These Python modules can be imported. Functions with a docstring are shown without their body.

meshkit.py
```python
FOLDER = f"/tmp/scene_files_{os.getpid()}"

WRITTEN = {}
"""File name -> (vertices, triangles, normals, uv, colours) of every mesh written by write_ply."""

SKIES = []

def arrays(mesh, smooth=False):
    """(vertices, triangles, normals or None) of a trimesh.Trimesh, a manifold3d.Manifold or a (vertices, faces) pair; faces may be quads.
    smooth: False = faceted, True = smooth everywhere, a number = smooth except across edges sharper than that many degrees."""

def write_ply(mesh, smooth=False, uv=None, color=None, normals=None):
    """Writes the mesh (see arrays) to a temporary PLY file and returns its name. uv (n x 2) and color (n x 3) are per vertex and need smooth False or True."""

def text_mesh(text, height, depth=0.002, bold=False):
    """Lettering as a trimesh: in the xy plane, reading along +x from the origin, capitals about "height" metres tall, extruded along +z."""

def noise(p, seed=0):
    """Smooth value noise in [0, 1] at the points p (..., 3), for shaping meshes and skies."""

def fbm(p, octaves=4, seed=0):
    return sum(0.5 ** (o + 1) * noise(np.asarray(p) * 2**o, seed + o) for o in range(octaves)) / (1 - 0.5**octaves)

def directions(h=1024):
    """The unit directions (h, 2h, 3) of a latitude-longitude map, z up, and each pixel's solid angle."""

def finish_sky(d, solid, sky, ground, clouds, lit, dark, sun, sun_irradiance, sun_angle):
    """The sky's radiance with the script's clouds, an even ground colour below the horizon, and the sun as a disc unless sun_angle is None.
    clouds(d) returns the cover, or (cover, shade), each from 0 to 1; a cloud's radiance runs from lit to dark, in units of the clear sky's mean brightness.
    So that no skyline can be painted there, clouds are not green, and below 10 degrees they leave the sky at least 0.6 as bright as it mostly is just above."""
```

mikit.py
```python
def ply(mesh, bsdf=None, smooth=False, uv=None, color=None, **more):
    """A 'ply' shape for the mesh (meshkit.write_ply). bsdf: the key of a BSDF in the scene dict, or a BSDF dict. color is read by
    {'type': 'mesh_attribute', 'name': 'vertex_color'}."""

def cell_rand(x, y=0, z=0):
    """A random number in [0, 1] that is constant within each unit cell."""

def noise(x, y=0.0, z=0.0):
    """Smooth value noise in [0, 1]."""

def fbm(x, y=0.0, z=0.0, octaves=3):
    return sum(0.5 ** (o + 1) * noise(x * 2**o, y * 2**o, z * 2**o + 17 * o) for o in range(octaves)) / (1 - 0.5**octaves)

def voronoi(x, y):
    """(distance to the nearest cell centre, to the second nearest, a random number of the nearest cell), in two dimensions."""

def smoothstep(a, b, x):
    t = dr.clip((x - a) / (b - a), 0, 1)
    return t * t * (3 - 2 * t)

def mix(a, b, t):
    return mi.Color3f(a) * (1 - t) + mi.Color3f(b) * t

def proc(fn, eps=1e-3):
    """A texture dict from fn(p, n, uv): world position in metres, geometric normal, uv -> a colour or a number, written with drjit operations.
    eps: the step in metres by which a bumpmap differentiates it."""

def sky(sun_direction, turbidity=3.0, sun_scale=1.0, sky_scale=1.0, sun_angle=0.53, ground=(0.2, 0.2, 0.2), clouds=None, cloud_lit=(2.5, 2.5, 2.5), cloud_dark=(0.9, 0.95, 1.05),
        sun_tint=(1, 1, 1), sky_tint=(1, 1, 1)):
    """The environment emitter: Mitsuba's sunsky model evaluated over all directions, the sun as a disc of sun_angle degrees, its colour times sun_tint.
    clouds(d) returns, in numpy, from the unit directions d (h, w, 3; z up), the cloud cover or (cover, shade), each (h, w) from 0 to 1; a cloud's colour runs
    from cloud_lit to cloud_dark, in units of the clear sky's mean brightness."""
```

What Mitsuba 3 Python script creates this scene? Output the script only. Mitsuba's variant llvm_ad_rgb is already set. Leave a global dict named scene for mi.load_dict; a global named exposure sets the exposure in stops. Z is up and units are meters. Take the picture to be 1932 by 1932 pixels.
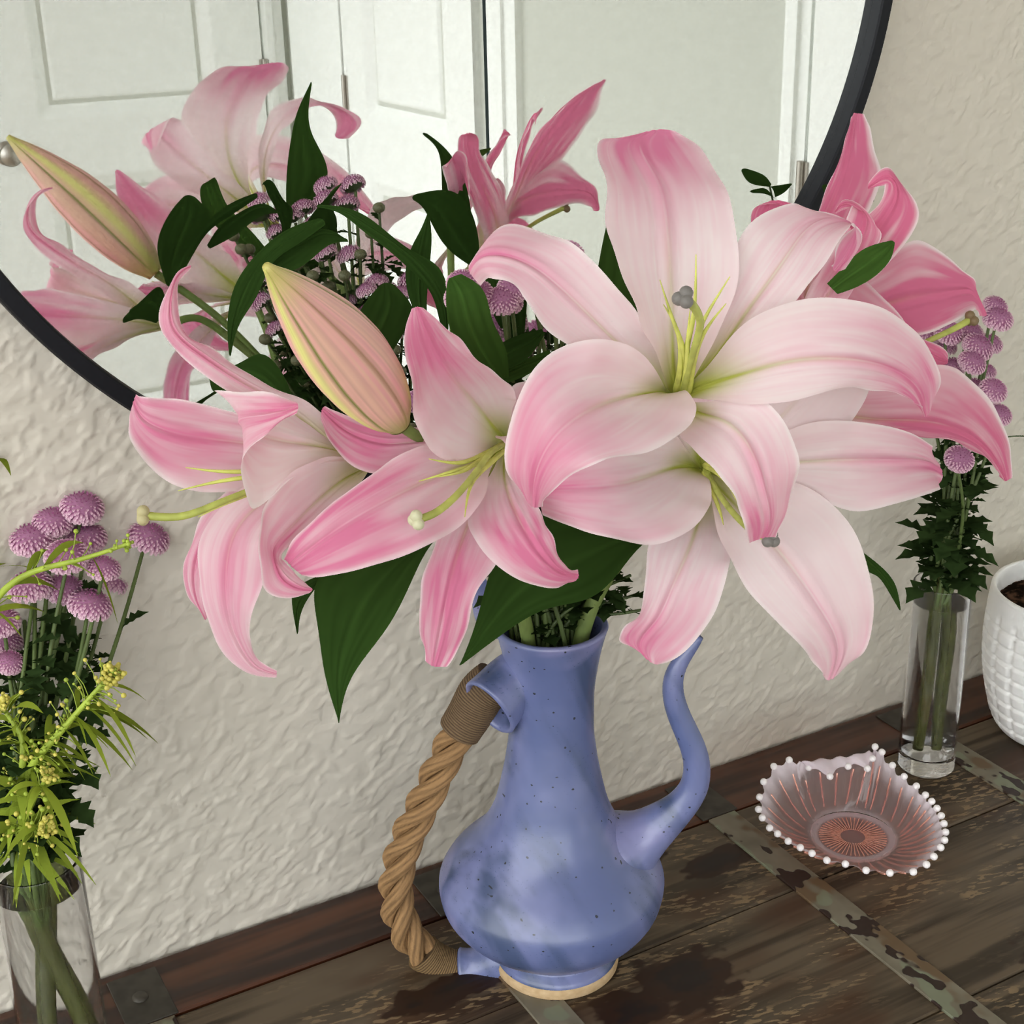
import math, random
import numpy as np, trimesh, manifold3d
import drjit as dr
import mitsuba as mi
import mikit, meshkit
from mikit import noise, fbm, smoothstep, mix, proc
from scipy.interpolate import CubicSpline
T = mi.ScalarTransform4f
scene, labels = {}, {}

# ---------------------------------------------------------------- camera, sky, exposure
CAM = np.array([-0.38856903, -0.79646536, 0.6204068])
PITCH, HEAD, ROLL = math.radians(21.85), math.radians(28.87), math.radians(1.376)
fwd = np.array([math.sin(HEAD) * math.cos(PITCH), math.cos(HEAD) * math.cos(PITCH), -math.sin(PITCH)])
r0 = np.array([math.cos(HEAD), -math.sin(HEAD), 0.0])
up = math.cos(ROLL) * np.cross(r0, fwd) + math.sin(ROLL) * r0
scene['camera'] = {'type': 'perspective', 'fov': math.degrees(2 * math.atan(966 / 2741)), 'fov_axis': 'x', 'near_clip': 0.05, 'far_clip': 60.0,
                   'to_world': T().look_at(origin=CAM.tolist(), target=(CAM + fwd).tolist(), up=up.tolist())}
exposure = 5.0
scene['sky'] = mikit.sky((-0.75, -0.5, 0.65), turbidity=4.0, sun_scale=0.0, sky_scale=1.0, ground=(0.30, 0.30, 0.29), clouds=lambda d: np.full(d.shape[:2], 0.92), cloud_lit=(1.0, 1.0, 0.98))
SKYBOOST = 1.0

# ---------------------------------------------------------------- helpers
def put(key, mesh, bsdf, smooth=True, uv=None, color=None, **kw):
    scene[key] = mikit.ply(mesh, bsdf, smooth=smooth, uv=uv, color=color, **kw)
    return key
def tag(key, label, category=None, group=None, kind=None):
    d = labels.setdefault(key, {})
    if label: d['label'] = label
    if category: d['category'] = category
    if group: d['group'] = group
    if kind: d['kind'] = kind
counts = {}
def num(name):
    n = counts.get(name, 0); counts[name] = n + 1
    return name if n == 0 else f'{name}_{n:03d}'
def box(x0, x1, y0, y1, z0, z1, r=0.0):
    e = np.array([x1 - x0, y1 - y0, z1 - z0]); c = np.array([x0 + x1, y0 + y1, z0 + z1]) / 2
    if r > 0:
        pts = np.array([[sx, sy, sz] for sx in (-1, 1) for sy in (-1, 1) for sz in (-1, 1)]) * (e / 2)
        P = []
        for p in pts:
            s = np.sign(p)
            for k in range(3):
                q = p - s * r; q[k] = p[k]; P.append(q)
        m = trimesh.convex.convex_hull(np.array(P))
    else:
        m = trimesh.creation.box(e)
    m.apply_translation(c)
    return m
def cat(*ms): return trimesh.util.concatenate(list(ms))
def spline(pts, n, even=True):
    p = np.asarray(pts, float)
    d = np.r_[0, np.cumsum(np.linalg.norm(np.diff(p[:, :3], axis=0), axis=1) ** 0.7 + 1e-6)]
    return CubicSpline(d / d[-1], p, bc_type='natural')(np.linspace(0, 1, n))
def frames(p):
    t = np.gradient(p, axis=0); t /= np.linalg.norm(t, axis=1, keepdims=True) + 1e-12
    a = np.cross(t[0], [0.31, 0.2, 0.93]); a /= np.linalg.norm(a)
    A = [a]
    for k in range(1, len(p)):
        a = A[-1] - t[k] * (A[-1] @ t[k]); a /= np.linalg.norm(a) + 1e-12; A.append(a)
    A = np.array(A)
    return t, A, np.cross(t, A)
def grid_faces(nu, nv, wrap=False):
    i, j = np.meshgrid(np.arange(nu - 1), np.arange(nv if wrap else nv - 1), indexing='ij')
    a, b = i * nv + j, i * nv + (j + 1) % nv
    q = np.stack([a, b, b + nv, a + nv], -1).reshape(-1, 4)
    return np.vstack([q[:, [0, 1, 2]], q[:, [0, 2, 3]]])
def tube(p, r, sides=10, cap=True, shape=None):
    p = np.asarray(p, float); n = len(p); r = np.broadcast_to(r, (n,)).astype(float)
    t, A, B = frames(p)
    ang = np.arange(sides) * 2 * np.pi / sides
    rr = r[:, None] * (np.ones((n, sides)) if shape is None else shape(np.linspace(0, 1, n)[:, None], ang[None, :]))
    v = p[:, None] + rr[..., None] * (np.cos(ang)[None, :, None] * A[:, None] + np.sin(ang)[None, :, None] * B[:, None])
    v = v.reshape(-1, 3); f = grid_faces(n, sides, True)
    if cap:
        k = len(v); v = np.vstack([v, p[0], p[-1]]); j = np.arange(sides)
        f = np.vstack([f, np.stack([(j + 1) % sides, j, j * 0 + k], 1), np.stack([(n - 1) * sides + j, (n - 1) * sides + (j + 1) % sides, j * 0 + k + 1], 1)])
    return trimesh.Trimesh(v, f[:, ::-1], process=False)
def lathe(prof, sides=96, fn=None):
    p = np.asarray(prof, float); n = len(p); a = np.arange(sides) * 2 * np.pi / sides
    r = p[:, 0][:, None] * np.ones(sides) if fn is None else fn(p[:, 0][:, None], p[:, 1][:, None], a[None, :])
    v = np.stack([r * np.cos(a), r * np.sin(a), p[:, 1][:, None] * np.ones(sides)], -1).reshape(-1, 3)
    return trimesh.Trimesh(v, grid_faces(n, sides, True), process=False)
def ball(c, r, sub=2, s=(1, 1, 1)):
    m = trimesh.creation.icosphere(subdivisions=sub, radius=r); m.apply_scale(s); m.apply_translation(c); return m
def srgb(r, g, b):
    c = np.array([r, g, b]) / 255.0
    return np.where(c <= 0.04045, c / 12.92, ((c + 0.055) / 1.055) ** 2.4)
def rgb(*c): return {'type': 'rgb', 'value': [float(x) for x in c]}
VC = {'type': 'mesh_attribute', 'name': 'vertex_color'}
def toward(d):
    """rotation taking +z to direction d"""
    d = np.asarray(d, float) / np.linalg.norm(d); x = np.cross([0.2, 0.95, 0.1], d); x /= np.linalg.norm(x)
    m = np.eye(4); m[:3, 0], m[:3, 1], m[:3, 2] = x, np.cross(d, x), d
    return m
def sstep(a, b, x):
    t = np.clip((x - a) / (b - a), 0, 1); return t * t * (3 - 2 * t)

# ---------------------------------------------------------------- materials
def two(b): return {'type': 'twosided', 'bsdf': b}
scene['plaster'] = two({'type': 'principled', 'base_color': rgb(0.57, 0.535, 0.465), 'roughness': 0.6, 'specular': 0.3})
scene['grey_paint'] = two({'type': 'principled', 'base_color': rgb(0.56, 0.58, 0.53), 'roughness': 0.6, 'specular': 0.3})
scene['white_paint'] = two({'type': 'principled', 'base_color': rgb(0.84, 0.865, 0.85), 'roughness': 0.4, 'specular': 0.4})
scene['ceiling_paint'] = two({'type': 'diffuse', 'reflectance': rgb(0.82, 0.81, 0.79)})
def carpet(p, n, uv): return mix((0.30, 0.25, 0.20), (0.40, 0.34, 0.28), fbm(p.x * 60, p.y * 60, 0, 3))
scene['floor_material'] = two({'type': 'diffuse', 'reflectance': proc(carpet)})
scene['gap_shade'] = two({'type': 'diffuse', 'reflectance': rgb(0.03, 0.04, 0.04)})  # near-black colour standing in for the shade inside a door gap
scene['nickel'] = two({'type': 'roughconductor', 'material': 'none', 'alpha': 0.22, 'specular_reflectance': rgb(0.42, 0.39, 0.35)})
scene['mirror_glass'] = two({'type': 'conductor', 'material': 'none', 'specular_reflectance': rgb(0.90, 0.925, 0.905)})
scene['frame_black'] = two({'type': 'principled', 'base_color': rgb(0.006, 0.007, 0.010), 'roughness': 0.5, 'specular': 0.2})

KNOTS = [(0.062, -0.195, 0.040, 0.030), (0.10, -0.075, 0.03, 0.012), (0.155, -0.105, 0.035, 0.016), (-0.07, -0.125, 0.05, 0.015), (0.015, -0.20, 0.035, 0.02), (0.30, -0.30, 0.05, 0.03)]
def wood_col(p, n, uv):
    gx = p.x + 0.004 * fbm(p.x * 20, p.y * 20, 0, 2)
    grain = fbm(gx * 9, p.y * 150, p.z * 40, 4)
    big = fbm(p.x * 7 + 5, p.y * 16, 0.3, 3)
    c = mix((0.031, 0.021, 0.012), (0.098, 0.071, 0.044), smoothstep(0.3, 0.7, grain))
    c = mix(c, mi.Color3f(0.115, 0.088, 0.058), smoothstep(0.45, 0.7, big) * 0.55)
    c = mix(c, mi.Color3f(0.052, 0.020, 0.008), smoothstep(0.52, 0.68, fbm(p.x * 9 + 31, p.y * 22, 0.7, 3)) * 0.75)
    sc = smoothstep(0.56, 0.66, fbm(p.x * 130 - p.y * 150 + 9, p.y * 620 + p.x * 160, 0.1, 3)) * smoothstep(0.45, 0.66, fbm(p.x * 16 + 2, p.y * 36, 4.0, 3))
    c = mix(c, mi.Color3f(0.21, 0.145, 0.08), sc * 0.85)
    for kx, ky, rx, ry in KNOTS:
        d = dr.sqrt(dr.square((p.x - kx) / rx) + dr.square((p.y - ky) / ry)) + 0.9 * (fbm(p.x * 70, p.y * 110, 2.0, 3) - 0.5)
        c = mix(c, mi.Color3f(0.024, 0.010, 0.005), 1 - smoothstep(0.75, 0.95, d))
        c = mix(c, mi.Color3f(0.012, 0.008, 0.007), (1 - smoothstep(0.25, 0.55, d)) * 0.8)
    return c
def wood_h(p, n, uv): return 0.0009 * fbm(p.x * 9, p.y * 150, p.z * 40, 3) + 0.0004 * fbm(p.x * 80, p.y * 300, 0, 2)
scene['plank_wood'] = two({'type': 'bumpmap', 'arbitrary': proc(wood_h, eps=4e-4), 'scale': 1.0, 'bsdf': {'type': 'principled', 'base_color': proc(wood_col), 'roughness': 0.45, 'specular': 0.32}})
def edge_col(p, n, uv):
    g = fbm(p.x * 7, p.y * 120, p.z * 60, 4)
    c = mix((0.018, 0.006, 0.003), (0.070, 0.022, 0.009), smoothstep(0.3, 0.72, g))
    return mix(c, mi.Color3f(0.10, 0.034, 0.012), smoothstep(0.55, 0.7, fbm(p.x * 5 + 8, p.y * 40, 0, 3)) * 0.5)
scene['edge_wood'] = two({'type': 'bumpmap', 'arbitrary': proc(wood_h, eps=4e-4), 'scale': 0.6, 'bsdf': {'type': 'principled', 'base_color': proc(edge_col), 'roughness': 0.36, 'specular': 0.5}})
def strap_col(p, n, uv):
    c = mix((0.105, 0.092, 0.062), (0.185, 0.165, 0.120), fbm(p.x * 90, p.y * 60, 0, 3))
    c = mix(c, mi.Color3f(0.10, 0.055, 0.022), smoothstep(0.55, 0.7, fbm(p.x * 50 + 4, p.y * 36, 1, 3)) * 0.8)
    c = mix(c, mi.Color3f(0.17, 0.20, 0.13), smoothstep(0.62, 0.7, fbm(p.x * 80 + 14, p.y * 50, 2, 2)) * 0.6)
    h = fbm(p.x * 75 + 1.7, p.y * 48 + 3.1, 0.5, 3)
    return mix(c, mi.Color3f(0.022, 0.011, 0.007), smoothstep(0.575, 0.60, h))
def strap_h(p, n, uv): return -0.0012 * smoothstep(0.575, 0.60, fbm(p.x * 75 + 1.7, p.y * 48 + 3.1, 0.5, 3))
scene['strap_metal'] = two({'type': 'bumpmap', 'arbitrary': proc(strap_h, eps=3e-4), 'scale': 1.0, 'bsdf': {'type': 'principled', 'base_color': proc(strap_col), 'roughness': 0.5, 'specular': 0.4}})
def plate_col(p, n, uv): return mix((0.020, 0.017, 0.013), (0.062, 0.055, 0.042), fbm(p.x * 110, p.y * 110, 0, 4))
scene['plate_metal'] = two({'type': 'principled', 'base_color': proc(plate_col), 'roughness': 0.45, 'metallic': 0.3})
def glaze(p, n, uv):
    m = fbm(p.x * 22, p.y * 22, p.z * 14, 4)
    s = fbm(p.x * 30 + p.z * 18, p.y * 30 + 9, p.z * 12 + p.x * 30, 4)
    c = mix((0.088, 0.115, 0.250), (0.150, 0.172, 0.335), smoothstep(0.35, 0.65, m))
    c = mix(c, mi.Color3f(0.038, 0.060, 0.125), smoothstep(0.46, 0.70, s) * 0.85)
    c = mix(c, mi.Color3f(0.200, 0.200, 0.37), smoothstep(0.6, 0.72, fbm(p.x * 16 - p.z * 26, p.y * 24, p.z * 20 + 5, 3)) * 0.6)
    fine = noise(p.x * 900, p.y * 900, p.z * 900)
    c = mix(c, mi.Color3f(0.04, 0.065, 0.14), smoothstep(0.80, 0.9, fine) * 0.55 * smoothstep(0.4, 0.6, s))
    spk = noise(p.x * 330 + 7, p.y * 330, p.z * 330)
    c = mix(c, mi.Color3f(0.02, 0.025, 0.04), smoothstep(0.905, 0.93, spk))
    return c
def glaze_h(p, n, uv): return 0.0005 * fbm(p.x * 35, p.y * 35, p.z * 60, 3)
scene['blue_glaze'] = two({'type': 'bumpmap', 'arbitrary': proc(glaze_h, eps=5e-4), 'scale': 1.0, 'bsdf': {'type': 'principled', 'base_color': proc(glaze), 'roughness': 0.30, 'specular': 0.5, 'clearcoat': 0.6, 'clearcoat_gloss': 0.86}})
def clay_c(p, n, uv): return mix((0.40, 0.27, 0.14), (0.56, 0.42, 0.26), fbm(p.x * 300, p.y * 300, p.z * 300, 3))
scene['raw_clay'] = two({'type': 'diffuse', 'reflectance': proc(clay_c)})
scene['hemp'] = two({'type': 'principled', 'base_color': VC, 'roughness': 0.8, 'specular': 0.25})
def thin(col, rough, trans, spec=0.3): return {'type': 'principledthin', 'base_color': col, 'roughness': rough, 'diff_trans': trans, 'spec_trans': 0.0, 'eta': 1.4}
scene['petal'] = thin(VC, 0.5, 0.75)
scene['leaf'] = thin(VC, 0.33, 0.35)
scene['stem'] = two({'type': 'principled', 'base_color': VC, 'roughness': 0.5, 'specular': 0.4})
scene['bud_skin'] = two({'type': 'principled', 'base_color': VC, 'roughness': 0.42, 'specular': 0.4, 'sheen': 0.2})
scene['clear_glass'] = {'type': 'dielectric', 'int_ior': 1.5, 'ext_ior': 1.0}
scene['water'] = {'type': 'dielectric', 'int_ior': 1.33, 'ext_ior': 1.0}
scene['bowl_glass'] = {'type': 'blendbsdf', 'weight': proc(lambda p, n, uv: uv.y),
    'clear': {'type': 'principledthin', 'base_color': rgb(0.80, 0.56, 0.52), 'roughness': 0.10, 'spec_trans': 0.80, 'diff_trans': 1.1, 'eta': 1.5},
    'opal': {'type': 'principledthin', 'base_color': rgb(0.84, 0.76, 0.82), 'roughness': 0.2, 'spec_trans': 0.0, 'diff_trans': 0.8, 'eta': 1.5}}
scene['opal_bead'] = two({'type': 'principled', 'base_color': rgb(0.80, 0.77, 0.78), 'roughness': 0.15, 'specular': 0.5})
scene['copper_rib'] = two({'type': 'principled', 'base_color': rgb(0.72, 0.36, 0.27), 'roughness': 0.18, 'specular': 0.8, 'metallic': 0.3})
scene['white_ceramic'] = two({'type': 'principled', 'base_color': rgb(0.80, 0.80, 0.79), 'roughness': 0.16, 'specular': 0.5, 'clearcoat': 0.5})
def soil_c(p, n, uv): return mix((0.012, 0.008, 0.006), (0.10, 0.055, 0.035), smoothstep(0.45, 0.75, fbm(p.x * 180, p.y * 180, p.z * 180, 3)))
scene['soil'] = two({'type': 'diffuse', 'reflectance': proc(soil_c)})

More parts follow.
